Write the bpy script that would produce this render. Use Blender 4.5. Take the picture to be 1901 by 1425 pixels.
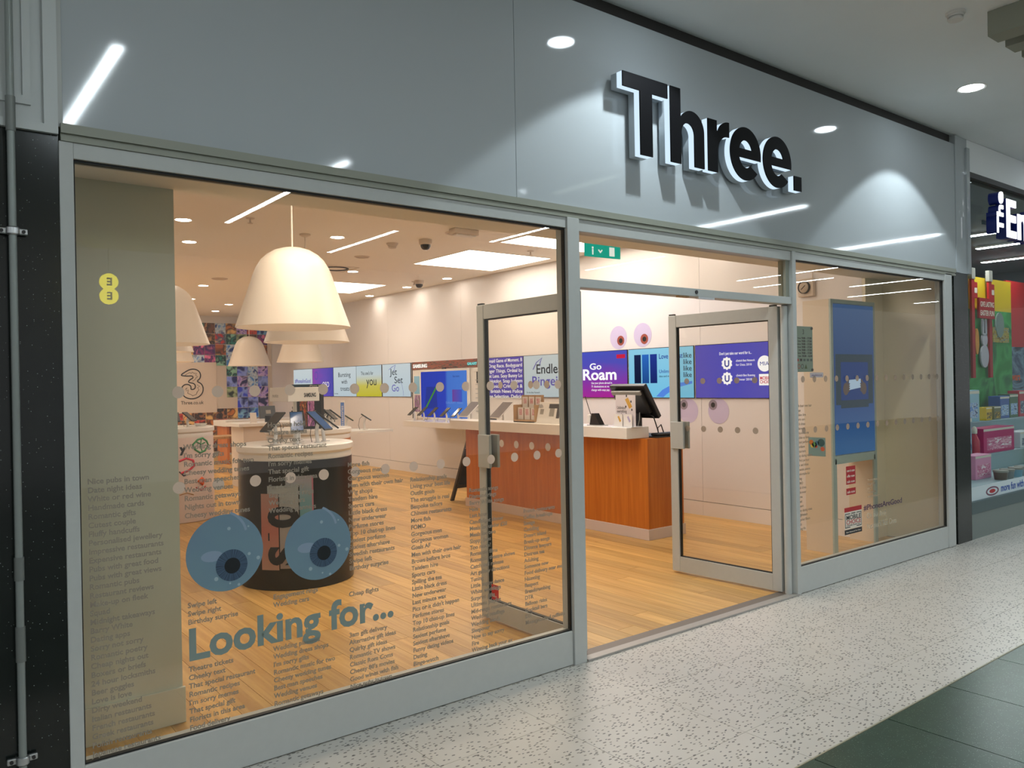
import bpy, bmesh, math, random
from mathutils import Vector, Matrix, Euler
random.seed(7)
for o in list(bpy.data.objects): bpy.data.objects.remove(o)
sc = bpy.context.scene
COL = sc.collection
# ------------------------------------------------------------------ camera
yaw, pitch, roll, FPX = math.radians(37.9386), math.radians(-0.0794), math.radians(-1.0621), 1483.79
F = Vector((math.sin(yaw)*math.cos(pitch), math.cos(yaw)*math.cos(pitch), math.sin(pitch)))
r0 = Vector((math.cos(yaw), -math.sin(yaw), 0)); u0 = r0.cross(F)
r1 = r0*math.cos(roll) + u0*math.sin(roll); u1 = -r0*math.sin(roll) + u0*math.cos(roll)
cd = bpy.data.cameras.new('camera'); cam = bpy.data.objects.new('camera', cd); COL.objects.link(cam)
cd.sensor_width = 36; cd.lens = FPX*36/1901; cd.clip_start = .05; cd.clip_end = 200
cam.matrix_world = Matrix(((r1.x,u1.x,-F.x,0),(r1.y,u1.y,-F.y,-3.272),(r1.z,u1.z,-F.z,1.55),(0,0,0,1)))
sc.camera = cam
# ------------------------------------------------------------------ world and exposure
w = bpy.data.worlds.new('World'); sc.world = w; w.use_nodes = True
bg = w.node_tree.nodes['Background']; bg.inputs[0].default_value = (.76,.79,.80,1); bg.inputs[1].default_value = .55
sc.view_settings.view_transform = 'Standard'; sc.view_settings.look = 'None'
sc.view_settings.exposure = 0.0; sc.view_settings.gamma = 1; sc.view_settings.use_curve_mapping = False
sc.cycles.transparent_max_bounces = 24; sc.cycles.max_bounces = 5; sc.cycles.diffuse_bounces = 3; sc.cycles.glossy_bounces = 3
sc.cycles.sample_clamp_indirect = 6; sc.cycles.caustics_reflective = False; sc.cycles.caustics_refractive = False
E_PANEL, E_SHOPDL, E_STRIP, W_SPOT, E_SCREEN = 7.7, 52.0, 70.0, 66.0, .88
C_SHOP = (1.0,.915,.83); C_MALL = (.82,.94,1.0)
# ------------------------------------------------------------------ materials
def lin(c):
    return tuple((v/255/12.92 if v/255 <= .04045 else ((v/255+.055)/1.055)**2.4) for v in c)
def S(r,g,b): return lin((r,g,b))
_m = {}
def mat(name, col=(.5,.5,.5), rough=.5, metal=0, spec=.5, emit=None, es=0, noise=0, nscale=8, coat=0, bump=0, bscale=20, alpha=1):
    if name in _m: return _m[name]
    m = bpy.data.materials.new(name); m.use_nodes = True; nt = m.node_tree; b = nt.nodes['Principled BSDF']
    b.inputs['Base Color'].default_value = (*col,1); b.inputs['Roughness'].default_value = rough
    b.inputs['Metallic'].default_value = metal; b.inputs['Specular IOR Level'].default_value = spec
    if coat: b.inputs['Coat Weight'].default_value = coat; b.inputs['Coat Roughness'].default_value = .08
    if emit: b.inputs['Emission Color'].default_value = (*emit,1); b.inputs['Emission Strength'].default_value = es
    if noise or bump: tc = nt.nodes.new('ShaderNodeTexCoord')
    if noise:
        n = nt.nodes.new('ShaderNodeTexNoise'); n.inputs['Scale'].default_value = nscale; n.inputs['Detail'].default_value = 6
        nt.links.new(tc.outputs['Object'], n.inputs['Vector'])
        mx = nt.nodes.new('ShaderNodeMix'); mx.data_type = 'RGBA'
        mx.inputs[6].default_value = (*[max(0,c*(1-noise)) for c in col],1); mx.inputs[7].default_value = (*[min(1,c*(1+noise)) for c in col],1)
        nt.links.new(n.outputs['Fac'], mx.inputs[0]); nt.links.new(mx.outputs[2], b.inputs['Base Color'])
    if bump:
        n2 = nt.nodes.new('ShaderNodeTexNoise'); n2.inputs['Scale'].default_value = bscale; n2.inputs['Detail'].default_value = 3
        nt.links.new(tc.outputs['Object'], n2.inputs['Vector'])
        bp = nt.nodes.new('ShaderNodeBump'); bp.inputs['Strength'].default_value = bump; bp.inputs['Distance'].default_value = .02
        nt.links.new(n2.outputs['Fac'], bp.inputs['Height']); nt.links.new(bp.outputs['Normal'], b.inputs['Normal'])
    if alpha < 1: b.inputs['Alpha'].default_value = alpha
    _m[name] = m; return m
def emis(name, col, s):
    if name in _m: return _m[name]
    m = bpy.data.materials.new(name); m.use_nodes = True; nt = m.node_tree; nt.nodes.clear()
    e = nt.nodes.new('ShaderNodeEmission'); o = nt.nodes.new('ShaderNodeOutputMaterial')
    e.inputs[0].default_value = (*col,1); e.inputs[1].default_value = s; nt.links.new(e.outputs[0], o.inputs[0])
    if not name.startswith(('lens_','panel_light','strip_light','bulb','toy_light')): m.cycles.emission_sampling = 'NONE'
    _m[name] = m; return m
def screen_mat(name, stops, axis=2, s=None, blob=0):
    """lit display: colour ramp along a generated axis, optional swirl"""
    if name in _m: return _m[name]
    m = bpy.data.materials.new(name); m.use_nodes = True; nt = m.node_tree; nt.nodes.clear(); N = nt.nodes.new; L = nt.links.new
    e = N('ShaderNodeEmission'); o = N('ShaderNodeOutputMaterial'); tc = N('ShaderNodeTexCoord'); sp = N('ShaderNodeSeparateXYZ'); cr = N('ShaderNodeValToRGB')
    L(tc.outputs['Generated'], sp.inputs[0]); src = sp.outputs[axis]
    if blob:
        nz = N('ShaderNodeTexNoise'); nz.inputs['Scale'].default_value = 2.2; L(tc.outputs['Generated'], nz.inputs['Vector'])
        ma = N('ShaderNodeMath'); ma.operation = 'MULTIPLY_ADD'; ma.inputs[1].default_value = blob; L(nz.outputs['Fac'], ma.inputs[0]); L(src, ma.inputs[2])
        mb = N('ShaderNodeMath'); mb.operation = 'SUBTRACT'; mb.inputs[1].default_value = blob/2; L(ma.outputs[0], mb.inputs[0]); src = mb.outputs[0]
    L(src, cr.inputs[0]); els = cr.color_ramp.elements
    while len(els) < len(stops): els.new(.5)
    for el,(p,c) in zip(els, stops): el.position = p; el.color = (*S(*c),1)
    L(cr.outputs[0], e.inputs[0]); e.inputs[1].default_value = E_SCREEN if s is None else s; L(e.outputs[0], o.inputs[0])
    _m[name] = m; return m
def glass(name, tint, refl=1.0):
    if name in _m: return _m[name]
    m = bpy.data.materials.new(name); m.use_nodes = True; nt = m.node_tree; nt.nodes.clear(); N = nt.nodes.new; L = nt.links.new
    t = N('ShaderNodeBsdfTransparent'); t.inputs[0].default_value = (*tint,1)
    g = N('ShaderNodeBsdfGlossy'); g.inputs['Roughness'].default_value = 0.0
    lw = N('ShaderNodeLayerWeight'); lw.inputs[0].default_value = .5
    p = N('ShaderNodeMath'); p.operation = 'POWER'; p.inputs[1].default_value = 5; L(lw.outputs['Facing'], p.inputs[0])
    a = N('ShaderNodeMath'); a.operation = 'MULTIPLY_ADD'; a.inputs[1].default_value = .96*refl; a.inputs[2].default_value = .04*refl; L(p.outputs[0], a.inputs[0])
    mx = N('ShaderNodeMixShader'); L(a.outputs[0], mx.inputs[0]); L(t.outputs[0], mx.inputs[1]); L(g.outputs[0], mx.inputs[2])
    o = N('ShaderNodeOutputMaterial'); L(mx.outputs[0], o.inputs[0]); _m[name] = m; return m
def frost(name, col, see=.15, tl=.5):
    if name in _m: return _m[name]
    m = bpy.data.materials.new(name); m.use_nodes = True; nt = m.node_tree; nt.nodes.clear(); N = nt.nodes.new; L = nt.links.new
    d = N('ShaderNodeBsdfDiffuse'); t = N('ShaderNodeBsdfTranslucent'); d.inputs[0].default_value = (*col,1); t.inputs[0].default_value = (*col,1); tr = N('ShaderNodeBsdfTransparent')
    a = N('ShaderNodeMixShader'); a.inputs[0].default_value = tl; L(d.outputs[0], a.inputs[1]); L(t.outputs[0], a.inputs[2])
    b = N('ShaderNodeMixShader'); b.inputs[0].default_value = see; L(a.outputs[0], b.inputs[1]); L(tr.outputs[0], b.inputs[2]); o = N('ShaderNodeOutputMaterial'); L(b.outputs[0], o.inputs[0]); _m[name] = m; return m
def photo(name, cols, scale=2.2, detail=None):
    if name in _m: return _m[name]
    m = bpy.data.materials.new(name); m.use_nodes = True; nt = m.node_tree; N = nt.nodes.new; L = nt.links.new; b = nt.nodes['Principled BSDF']
    tc = N('ShaderNodeTexCoord'); oi = N('ShaderNodeObjectInfo'); ad = N('ShaderNodeVectorMath'); ad.operation = 'MULTIPLY_ADD'
    cb = N('ShaderNodeCombineXYZ'); L(oi.outputs['Random'], cb.inputs[0]); L(oi.outputs['Random'], cb.inputs[1]); L(oi.outputs['Random'], cb.inputs[2])
    ad.inputs[1].default_value = (40,70,90); L(cb.outputs[0], ad.inputs[0]); L(tc.outputs['Generated'], ad.inputs[2])
    n = N('ShaderNodeTexNoise'); n.inputs['Scale'].default_value = scale; n.inputs['Detail'].default_value = 4; n.inputs['Distortion'].default_value = 1.4; L(ad.outputs[0], n.inputs['Vector'])
    cr = N('ShaderNodeValToRGB'); els = cr.color_ramp.elements
    while len(els) < len(cols): els.new(.5)
    if detail is not None: n.inputs['Detail'].default_value = detail; n.inputs['Distortion'].default_value = .5
    for i,(el,c) in enumerate(zip(els, cols)): el.position = .36+.28*i/max(1,len(cols)-1); el.color = (*S(*c),1)
    L(n.outputs['Fac'], cr.inputs[0]); L(cr.outputs[0], b.inputs['Base Color']); b.inputs['Roughness'].default_value = .5
    _m[name] = m; return m
def wood(name, c1, c2, axis=1, scale=1.0, rough=.4, island=False):
    if name in _m: return _m[name]
    m = bpy.data.materials.new(name); m.use_nodes = True; nt = m.node_tree; N = nt.nodes.new; L = nt.links.new; b = nt.nodes['Principled BSDF']
    g = N('ShaderNodeNewGeometry'); oi = N('ShaderNodeObjectInfo'); mp = N('ShaderNodeVectorMath'); mp.operation = 'MULTIPLY'
    v = [26*scale]*3; v[axis] = 1.3*scale; mp.inputs[1].default_value = v; L(g.outputs['Position'], mp.inputs[0])
    rnd = N('ShaderNodeMath'); rnd.operation = 'ADD'; L(oi.outputs['Random'], rnd.inputs[0])
    if island: L(g.outputs['Random Per Island'], rnd.inputs[1])
    else: rnd.inputs[1].default_value = 0
    fr = N('ShaderNodeMath'); fr.operation = 'FRACT'; L(rnd.outputs[0], fr.inputs[0])
    sh = N('ShaderNodeVectorMath'); sh.operation = 'MULTIPLY_ADD'; cb = N('ShaderNodeCombineXYZ')
    for i in range(3): L(fr.outputs[0], cb.inputs[i])
    sh.inputs[1].default_value = (31,17,23); L(cb.outputs[0], sh.inputs[0]); L(mp.outputs[0], sh.inputs[2])
    n = N('ShaderNodeTexNoise'); n.inputs['Scale'].default_value = 1.0; n.inputs['Detail'].default_value = 6; n.inputs['Distortion'].default_value = .6; L(sh.outputs[0], n.inputs['Vector'])
    cr = N('ShaderNodeValToRGB'); cr.color_ramp.elements[0].position = .3; cr.color_ramp.elements[1].position = .72
    cr.color_ramp.elements[0].color = (*c2,1); cr.color_ramp.elements[1].color = (*c1,1); L(n.outputs['Fac'], cr.inputs[0])
    hv = N('ShaderNodeHueSaturation'); ma = N('ShaderNodeMath'); ma.operation = 'MULTIPLY_ADD'; ma.inputs[1].default_value = .36 if island else .08; ma.inputs[2].default_value = .8 if island else .96
    L(fr.outputs[0], ma.inputs[0]); L(ma.outputs[0], hv.inputs['Value']); L(cr.outputs[0], hv.inputs['Color']); L(hv.outputs[0], b.inputs['Base Color'])
    b.inputs['Roughness'].default_value = rough; _m[name] = m; return m
def terrazzo():
    m = bpy.data.materials.new('terrazzo'); m.use_nodes = True; nt = m.node_tree; N = nt.nodes.new; L = nt.links.new; b = nt.nodes['Principled BSDF']
    g = N('ShaderNodeNewGeometry'); base = None
    bn = N('ShaderNodeTexNoise'); bn.inputs['Scale'].default_value = 3; bn.inputs['Detail'].default_value = 5; L(g.outputs['Position'], bn.inputs['Vector'])
    bc = N('ShaderNodeMix'); bc.data_type = 'RGBA'; bc.inputs[6].default_value = (*S(194,188,179),1); bc.inputs[7].default_value = (*S(208,202,193),1); L(bn.outputs['Fac'], bc.inputs[0])
    col = bc.outputs[2]
    for sc_, thr, keep, rot, c in ((34,.25,.2,.3,(136,130,120)), (22,.19,.3,1.2,(112,108,102)), (40,.23,.16,.8,(82,82,82))):
        mpn = N('ShaderNodeMapping'); mpn.inputs['Rotation'].default_value = (0,0,rot); mpn.inputs['Scale'].default_value = (1,1.9,0); L(g.outputs['Position'], mpn.inputs[0])
        wn = N('ShaderNodeTexNoise'); wn.inputs['Scale'].default_value = 60; L(mpn.outputs[0], wn.inputs['Vector'])
        wa = N('ShaderNodeVectorMath'); wa.operation = 'MULTIPLY_ADD'; wa.inputs[1].default_value = (.004,.004,0); L(wn.outputs['Color'], wa.inputs[0]); L(mpn.outputs[0], wa.inputs[2])
        v = N('ShaderNodeTexVoronoi'); v.voronoi_dimensions = '2D'; v.inputs['Scale'].default_value = sc_; L(wa.outputs[0], v.inputs['Vector'])
        lt = N('ShaderNodeMath'); lt.operation = 'LESS_THAN'; lt.inputs[1].default_value = thr; L(v.outputs['Distance'], lt.inputs[0])
        sp = N('ShaderNodeSeparateColor'); L(v.outputs['Color'], sp.inputs[0])
        kp = N('ShaderNodeMath'); kp.operation = 'LESS_THAN'; kp.inputs[1].default_value = keep; L(sp.outputs[0], kp.inputs[0])
        mu = N('ShaderNodeMath'); mu.operation = 'MULTIPLY'; L(lt.outputs[0], mu.inputs[0]); L(kp.outputs[0], mu.inputs[1])
        mx = N('ShaderNodeMix'); mx.data_type = 'RGBA'; mx.inputs[7].default_value = (*S(*c),1); L(mu.outputs[0], mx.inputs[0]); L(col, mx.inputs[6]); col = mx.outputs[2]
    L(col, b.inputs['Base Color']); b.inputs['Roughness'].default_value = .33; b.inputs['Specular IOR Level'].default_value = .35
    _m['terrazzo'] = m; return m
def speckle(name, base, speck, scale=120, thr=.22, rough=.2, keep=.35):
    m = bpy.data.materials.new(name); m.use_nodes = True; nt = m.node_tree; N = nt.nodes.new; L = nt.links.new; b = nt.nodes['Principled BSDF']
    g = N('ShaderNodeNewGeometry'); v = N('ShaderNodeTexVoronoi'); v.inputs['Scale'].default_value = scale; L(g.outputs['Position'], v.inputs['Vector'])
    lt = N('ShaderNodeMath'); lt.operation = 'LESS_THAN'; lt.inputs[1].default_value = thr; L(v.outputs['Distance'], lt.inputs[0])
    sp = N('ShaderNodeSeparateColor'); L(v.outputs['Color'], sp.inputs[0]); kp = N('ShaderNodeMath'); kp.operation = 'LESS_THAN'; kp.inputs[1].default_value = keep; L(sp.outputs[0], kp.inputs[0])
    mu = N('ShaderNodeMath'); mu.operation = 'MULTIPLY'; L(lt.outputs[0], mu.inputs[0]); L(kp.outputs[0], mu.inputs[1])
    n = N('ShaderNodeTexNoise'); n.inputs['Scale'].default_value = 14; n.inputs['Detail'].default_value = 8; L(g.outputs['Position'], n.inputs['Vector'])
    m0 = N('ShaderNodeMix'); m0.data_type = 'RGBA'; m0.inputs[6].default_value = (*[c*.6 for c in base],1); m0.inputs[7].default_value = (*[c*1.5 for c in base],1); L(n.outputs['Fac'], m0.inputs[0])
    mx = N('ShaderNodeMix'); mx.data_type = 'RGBA'; mx.inputs[7].default_value = (*speck,1); L(mu.outputs[0], mx.inputs[0]); L(m0.outputs[2], mx.inputs[6])
    L(mx.outputs[2], b.inputs['Base Color']); b.inputs['Roughness'].default_value = rough; _m[name] = m; return m
M_alu = mat('aluminium', S(188,190,186), .42, .0, .5, noise=.04, nscale=30)
M_gasket = mat('gasket', (.006,.006,.005), .6)
M_fascia = mat('fascia_gloss', S(184,190,193), .055, 0, .5, bump=.03, bscale=1.0)
M_trim = mat('trim_olive', S(150,152,138), .45)
M_white = mat('white_laminate', S(228,224,218), .3, noise=.02)
M_wall = mat('shop_wall', S(228,225,226), .38, noise=.015, nscale=3)
M_ceil = mat('shop_ceiling', S(244,240,232), .8)
M_mceil = mat('mall_ceiling', S(244,246,246), .85, noise=.03, nscale=2)
M_dark = mat('dark_recess', S(46,42,40), .6)
M_black = mat('black_plastic', (.012,.011,.011), .35)
M_gloss = mat('black_gloss', (.012,.012,.011), .15, coat=.4)
M_steel = mat('steel', (.55,.56,.56), .3, .9)
M_vinyl = mat('print_grey', S(150,145,136), .6, noise=.05); M_vtext = frost('vinyl_text', S(178,170,156), .08, .4)
M_vinyl2 = frost('vinyl_blue_grey', S(150,166,160), .05, .2)
M_dot = frost('vinyl_dot', S(232,220,208), .1, .55)
M_lamp = mat('lamp_shade', S(228,216,200), .42, noise=.015)
M_ink = mat('black_ink', (.015,.015,.018), .6)
M_granite = speckle('granite_black', S(24,28,26), S(150,160,155), 140, .18, .16, .12)
M_tile_d = speckle('tile_dark', S(44,66,52), S(120,144,130), 150, .25, .3, .3)
M_terr = terrazzo()
M_floor = wood('oak_plank', S(216,174,106), S(184,138,74), 1, 1.0, .36, True)
M_cherry = wood('cherry_veneer', S(200,118,40), S(176,94,24), 2, .9, .38)
M_tan = wood('tan_box', S(190,150,100), S(160,118,70), 2, 1.5, .5)
M_dwood = wood('dark_wood', S(70,54,40), S(40,30,22), 2, 2.0, .5)
M_pane = glass('window_glass', (.975,.947,.893), 1.0)
M_doorpane = glass('door_glass', (.975,.955,.92), 1.0)
# ------------------------------------------------------------------ geometry helpers
def new(name, me, m=None, parent=None, loc=None, rot=None):
    o = bpy.data.objects.new(name, me); COL.objects.link(o)
    if m is not None and me is not None and not me.materials: me.materials.append(m)
    if parent: o.parent = parent
    if loc: o.location = loc
    if rot: o.rotation_euler = rot
    return o
def tag(o, label, cat, group=None, kind=None):
    o['label'] = label; o['category'] = cat
    if group: o['group'] = group
    o['kind'] = kind or 'thing'
    return o
def empty(name, loc=(0,0,0), rot=(0,0,0)):
    o = bpy.data.objects.new(name, None); COL.objects.link(o); o.location = loc; o.rotation_euler = rot; o.empty_display_size = .1; return o
def thing(name, label, cat, loc=(0,0,0), rot=(0,0,0), group=None, kind=None):
    return tag(empty(name, loc, rot), label, cat, group, kind)
def bmesh_obj(bm, name, m, parent=None, loc=None, rot=None, smooth=False):
    me = bpy.data.meshes.new(name); bm.to_mesh(me); bm.free()
    if smooth:
        for p in me.polygons: p.use_smooth = True
    return new(name, me, m, parent, loc, rot)
def add_box(bm, a, b, bev=0):
    vs = [bm.verts.new((x,y,z)) for x in (a[0],b[0]) for y in (a[1],b[1]) for z in (a[2],b[2])]
    fs = [bm.faces.new([vs[i] for i in q]) for q in ((0,1,3,2),(4,6,7,5),(0,4,5,1),(2,3,7,6),(0,2,6,4),(1,5,7,3))]
    if bev: bmesh.ops.bevel(bm, geom=list({e for f in fs for e in f.edges}), offset=bev, segments=2, affect='EDGES', profile=.5)
def box(name, a, b, m, parent=None, bev=0, loc=None, rot=None):
    a, b = [min(p,q) for p,q in zip(a,b)], [max(p,q) for p,q in zip(a,b)]
    bm = bmesh.new(); add_box(bm, a, b, bev); bmesh.ops.recalc_face_normals(bm, faces=bm.faces)
    return bmesh_obj(bm, name, m, parent, loc, rot)
def boxes(name, lst, m, parent=None, loc=None, rot=None, bev=0):
    bm = bmesh.new()
    for a,b in lst: add_box(bm, a, b, bev)
    bmesh.ops.recalc_face_normals(bm, faces=bm.faces)
    return bmesh_obj(bm, name, m, parent, loc, rot)
def lathe(name, prof, m, parent=None, seg=48, loc=None, close=False, rot=None, smooth=True, sx=1, a0=0, a1=2*math.pi):
    bm = bmesh.new(); full = abs(a1-a0-2*math.pi) < 1e-6; n = seg if full else seg+1; rings = []
    for r,z in prof:
        rings.append([bm.verts.new((sx*r*math.cos(a0+(a1-a0)*i/seg), r*math.sin(a0+(a1-a0)*i/seg), z)) for i in range(n)] if r > 1e-6 else [bm.verts.new((0,0,z))])
    pairs = list(zip(rings, rings[1:])) + ([(rings[-1], rings[0])] if close else [])
    for A,B in pairs:
        for i in range(seg):
            j = (i+1) % n
            if len(A) == 1 and len(B) == 1: continue
            if len(A) == 1: bm.faces.new((A[0],B[i],B[j]))
            elif len(B) == 1: bm.faces.new((A[i],A[j],B[0]))
            else: bm.faces.new((A[i],A[j],B[j],B[i]))
    bmesh.ops.recalc_face_normals(bm, faces=bm.faces)
    o = bmesh_obj(bm, name, m, parent, loc, rot, smooth)
    if smooth: autosmooth(o)
    return o
def autosmooth(o, ang=38):
    bm = bmesh.new(); bm.from_mesh(o.data)
    for e in bm.edges:
        if len(e.link_faces) == 2 and e.calc_face_angle(0) > math.radians(ang): e.smooth = False
    bm.to_mesh(o.data); bm.free()
def cyl(name, r, z0, z1, m, parent=None, seg=32, loc=None, rot=None, bev=0):
    pr = [(0,z0),(r-bev,z0)] + ([(r,z0+bev),(r,z1-bev)] if bev else [(r,z1)]) + ([(r-bev,z1)] if bev else []) + [(0,z1)]
    return lathe(name, pr, m, parent, seg, loc, rot=rot)
def tube(name, pts, r, m, parent=None, seg=8, loc=None, rot=None, closed=False):
    cu = bpy.data.curves.new(name, 'CURVE'); cu.dimensions = '3D'; cu.bevel_depth = r; cu.bevel_resolution = max(1, seg//4); cu.use_fill_caps = True
    s = cu.splines.new('POLY'); s.points.add(len(pts)-1); s.use_cyclic_u = closed
    for p,q in zip(s.points, pts): p.co = (*q,1)
    return conv(cu, name, m, parent, loc, rot, True)
def conv(cu, name, m, parent=None, loc=None, rot=None, smooth=False):
    t = bpy.data.objects.new('tmp', cu); COL.objects.link(t)
    me = bpy.data.meshes.new_from_object(t); me.name = name
    bpy.data.objects.remove(t); bpy.data.curves.remove(cu)
    me.materials.clear()
    if smooth:
        for p in me.polygons: p.use_smooth = True
    return new(name, me, m, parent, loc, rot)
def shape2d(name, contours, depth, m, parent=None, loc=None, rot=None, bevel=0):
    """filled flat outline (holes allowed) with real thickness, local xy plane, thickness along z"""
    cu = bpy.data.curves.new(name, 'CURVE'); cu.dimensions = '2D'; cu.fill_mode = 'BOTH'; cu.extrude = depth/2
    for c in contours:
        s = cu.splines.new('POLY'); s.points.add(len(c)-1); s.use_cyclic_u = True
        for p,q in zip(s.points, c): p.co = (q[0],q[1],0,1)
    return conv(cu, name, m, parent, loc, rot)
_w = {}
def text(name, s, size, m, parent=None, loc=None, rot=None, bold=0, width=None, depth=.0004, align='LEFT', sx=1, space=1):
    cu = bpy.data.curves.new(name, 'FONT'); cu.body = s; cu.size = size; cu.offset = bold*size; cu.extrude = depth; cu.align_x = align; cu.resolution_u = 3; cu.space_character = space
    o = conv(cu, name, m, parent, loc, rot)
    if width and o.data.vertices:
        xs = [v.co.x for v in o.data.vertices]; k = width/(max(xs)-min(xs)); sx = k
    if sx != 1:
        for v in o.data.vertices: v.co.x *= sx
    return o
FAC = (math.pi/2,0,0)                 # lettering that faces the mall (-Y)
WALLR = (math.pi/2,0,-math.pi/2)      # lettering on the right shop wall (faces -X)
def ell(cx, cy, rx, ry, a0=0, a1=360, n=40):
    return [(cx+rx*math.cos(math.radians(a0+(a1-a0)*i/n)), cy+ry*math.sin(math.radians(a0+(a1-a0)*i/n))) for i in range(n + (0 if abs(a1-a0) >= 360 else 1))]
def copy_tree(o, loc=None, rot=None, parent=None):
    c = o.copy(); COL.objects.link(c)
    if parent: c.parent = parent
    if loc is not None: c.location = loc
    if rot is not None: c.rotation_euler = rot
    for ch in list(o.children): copy_tree(ch, None, None, c)
    return c
# ================================================================== STRUCTURE
def struct(name, a, b, m, label, cat, parent=None, bev=0):
    o = box(name, a, b, m, parent, bev)
    if not parent: tag(o, label, cat, kind='structure')
    return o
# mall floor: grout bed with terrazzo and dark granite tiles
fl = struct('floor_mall', (-6,-11,-.12), (30,.12,-.004), mat('grout', S(120,122,116), .8), 'pale terrazzo and dark green stone mall floor outside the shop', 'floor')
def tile_mesh(name, w, d, m, g=.0012):
    bm = bmesh.new(); add_box(bm, (g,g,-.012), (w-g,d-g,0)); bmesh.ops.recalc_face_normals(bm, faces=bm.faces)
    me = bpy.data.meshes.new(name); bm.to_mesh(me); bm.free(); me.materials.append(m); return me
TX0 = 3.54-.6*7
t6 = tile_mesh('terrazzo_tile', .6, .6, M_terr); t6b = tile_mesh('terrazzo_tile', .6, .32, M_terr); t6c = tile_mesh('terrazzo_tile', .6, .59, M_terr)
for i in range(24):
    x = TX0+.6*i
    for y,me in ((-1.44,t6b),(-1.12,t6),(-.52,t6c)): new('terrazzo_tile', me, None, fl, (x,y,0))
td = tile_mesh('dark_stone_tile', .6, .6, M_tile_d, .0028)
box('edge_strip', (TX0,-1.447,-.01), (13.7,-1.4405,.0008), mat('brass_strip', S(170,164,140), .4, .3), fl)
for i in range(22):
    for j in range(4): new('dark_stone_tile', td, None, fl, (TX0+.6*i, -2.048-.6*j, 0))
# shop floor
fs = struct('floor', (.4,.08,-.12), (7.62,15.5,-.004), mat('subfloor', S(90,60,34), .8), 'warm oak strip floor running to the back of the shop', 'floor')
PW, PL = .15, 1.5
pm = tile_mesh('floor_plank', PW, PL, M_floor)
bmq = bmesh.new(); ncol = int((7.6-1.0)/PW)+1
for i in range(-3, ncol):
    x = 1.0+PW*i; off = -random.random()*PL*.9
    k = 0
    while True:
        y0 = .08+off+PL*k; k += 1
        if y0 > 15.5: break
        ya, yb = max(.08,y0), min(15.5,y0+PL); xb = min(x+PW, 7.62)
        if yb-ya < .05 or xb-x < .03: continue
        if yb < 6.2 and x >= 1.0:
            if yb-ya > PL-.001 and xb-x > PW-.001: new('floor_plank', pm, None, fs, (x,ya,0))
            else: new('floor_plank', tile_mesh('floor_plank', xb-x, yb-ya, M_floor), None, fs, (x,ya,0))
        else: add_box(bmq, (x+.0008,ya+.0008,-.012), (xb-.0008,yb-.0008,0))
bmesh.ops.recalc_face_normals(bmq, faces=bmq.faces)
o = bmesh_obj(bmq, 'floor_boarding', M_floor, fs); o['kind'] = 'stuff'
# threshold
th = thing('trim_1', 'grey metal threshold strip under the open doors', 'threshold', kind='structure')
box('ramp', (3.03,-.03,0), (5.09,.03,.012), mat('threshold_metal', S(170,165,158), .4, .3), th, .002)
box('track', (3.03,.03,0), (5.09,.11,.008), mat('threshold_rib', S(120,112,104), .5, .3), th)
# shop shell
wr = struct('wall_right', (7.315,.66,0), (7.6,15.5,3.3), mat('wall_core', S(120,112,105), .7), 'white panelled side wall carrying the row of screens', 'wall')
ys = [.66,2.588,5.0,7.4,9.8,12.2,14.6,15.5]
for a,b in zip(ys, ys[1:]):
    box('wall_panel', (7.3,a+.002,.163), (7.316,b-.002,3.22), M_wall, wr)
    box('skirting_panel', (7.296,a+.001,0), (7.316,b-.001,.156), M_wall, wr)
wb = struct('wall_back', (.4,15.5,0), (7.6,15.7,3.3), M_wall, 'far wall at the back of the shop behind the photo collage', 'wall')
wl = struct('wall_left', (.2,1.2,0), (.4,15.5,3.3), M_wall, 'white side wall of the shop hidden behind the front pillar', 'wall')
ce = struct('ceiling', (.2,.65,3.22), (7.6,15.6,3.34), M_ceil, 'flat white shop ceiling with recessed lights', 'ceiling')
bh = struct('trim_2', (.45,.075,2.48), (7.66,.65,3.3), M_ceil, 'lowered bulkhead just inside the shop windows', 'bulkhead')
pl = thing('wall_pier_left', 'pale grey boxed pier standing behind the left window', 'pier', kind='structure')
M_pier = mat('pier_paint', S(226,228,214), .5)
box('pier_body', (.4,.63,0), (1.06,1.25,2.48), M_pier, pl)
box('skirting', (.4,.615,0), (1.07,.632,.165), M_pier, pl, .003)
nb = thing('wall_pier_right', 'cream boxed pier behind the right end of the right window', 'pier', kind='structure')
M_pier = mat('pier_cream_lifted', S(244,236,212), .5); box('pier_body', (7.302,.63,0), (7.7,.9,2.48), M_pier, nb); box('side_return', (7.62,.075,0), (7.7,.63,2.48), M_pier, nb); box('skirting', (7.302,.615,0), (7.62,.632,.165), M_pier, nb, .003)  # cream raised above the left pier's paint to brighten the dim niche
# fascia
fa = thing('wall_fascia', 'glossy pale grey fascia panels above the shop windows', 'fascia', kind='structure')
box('fascia_panel', (.508,-.012,2.512), (2.5945,.06,3.66), M_fascia, fa, .0015); box('fascia_panel', (2.597,-.012,2.512), (7.72,.06,3.66), M_fascia, fa, .0015)
box('edge_trim', (.494,-.016,2.5), (.508,.06,3.75), M_alu, fa)
boxes('lower_moulding', [((.5,-.03,2.478),(7.68,.07,2.512)),((.5,-.018,2.463),(7.68,.07,2.479)),((.5,-.026,2.45),(7.68,.07,2.464))], M_trim, fa)
box('shadow_gap', (.5,.03,3.658), (7.72,.08,3.752), M_dark, fa)
boxes('end_post', [((7.722,-.02,2.486),(7.8,.07,3.74)),((7.8,-.012,2.486),(7.94,.07,3.66)),((7.94,-.03,2.486),(8.0,.07,3.66)),((7.8,-.004,3.66),(8.0,.07,3.75))], M_fascia, fa)
up = thing('wall_upper_left', 'white metal cladding above the black granite beside the fascia', 'cladding', kind='structure')
M_clad = mat('clad_white', S(196,200,198), .4)
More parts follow.
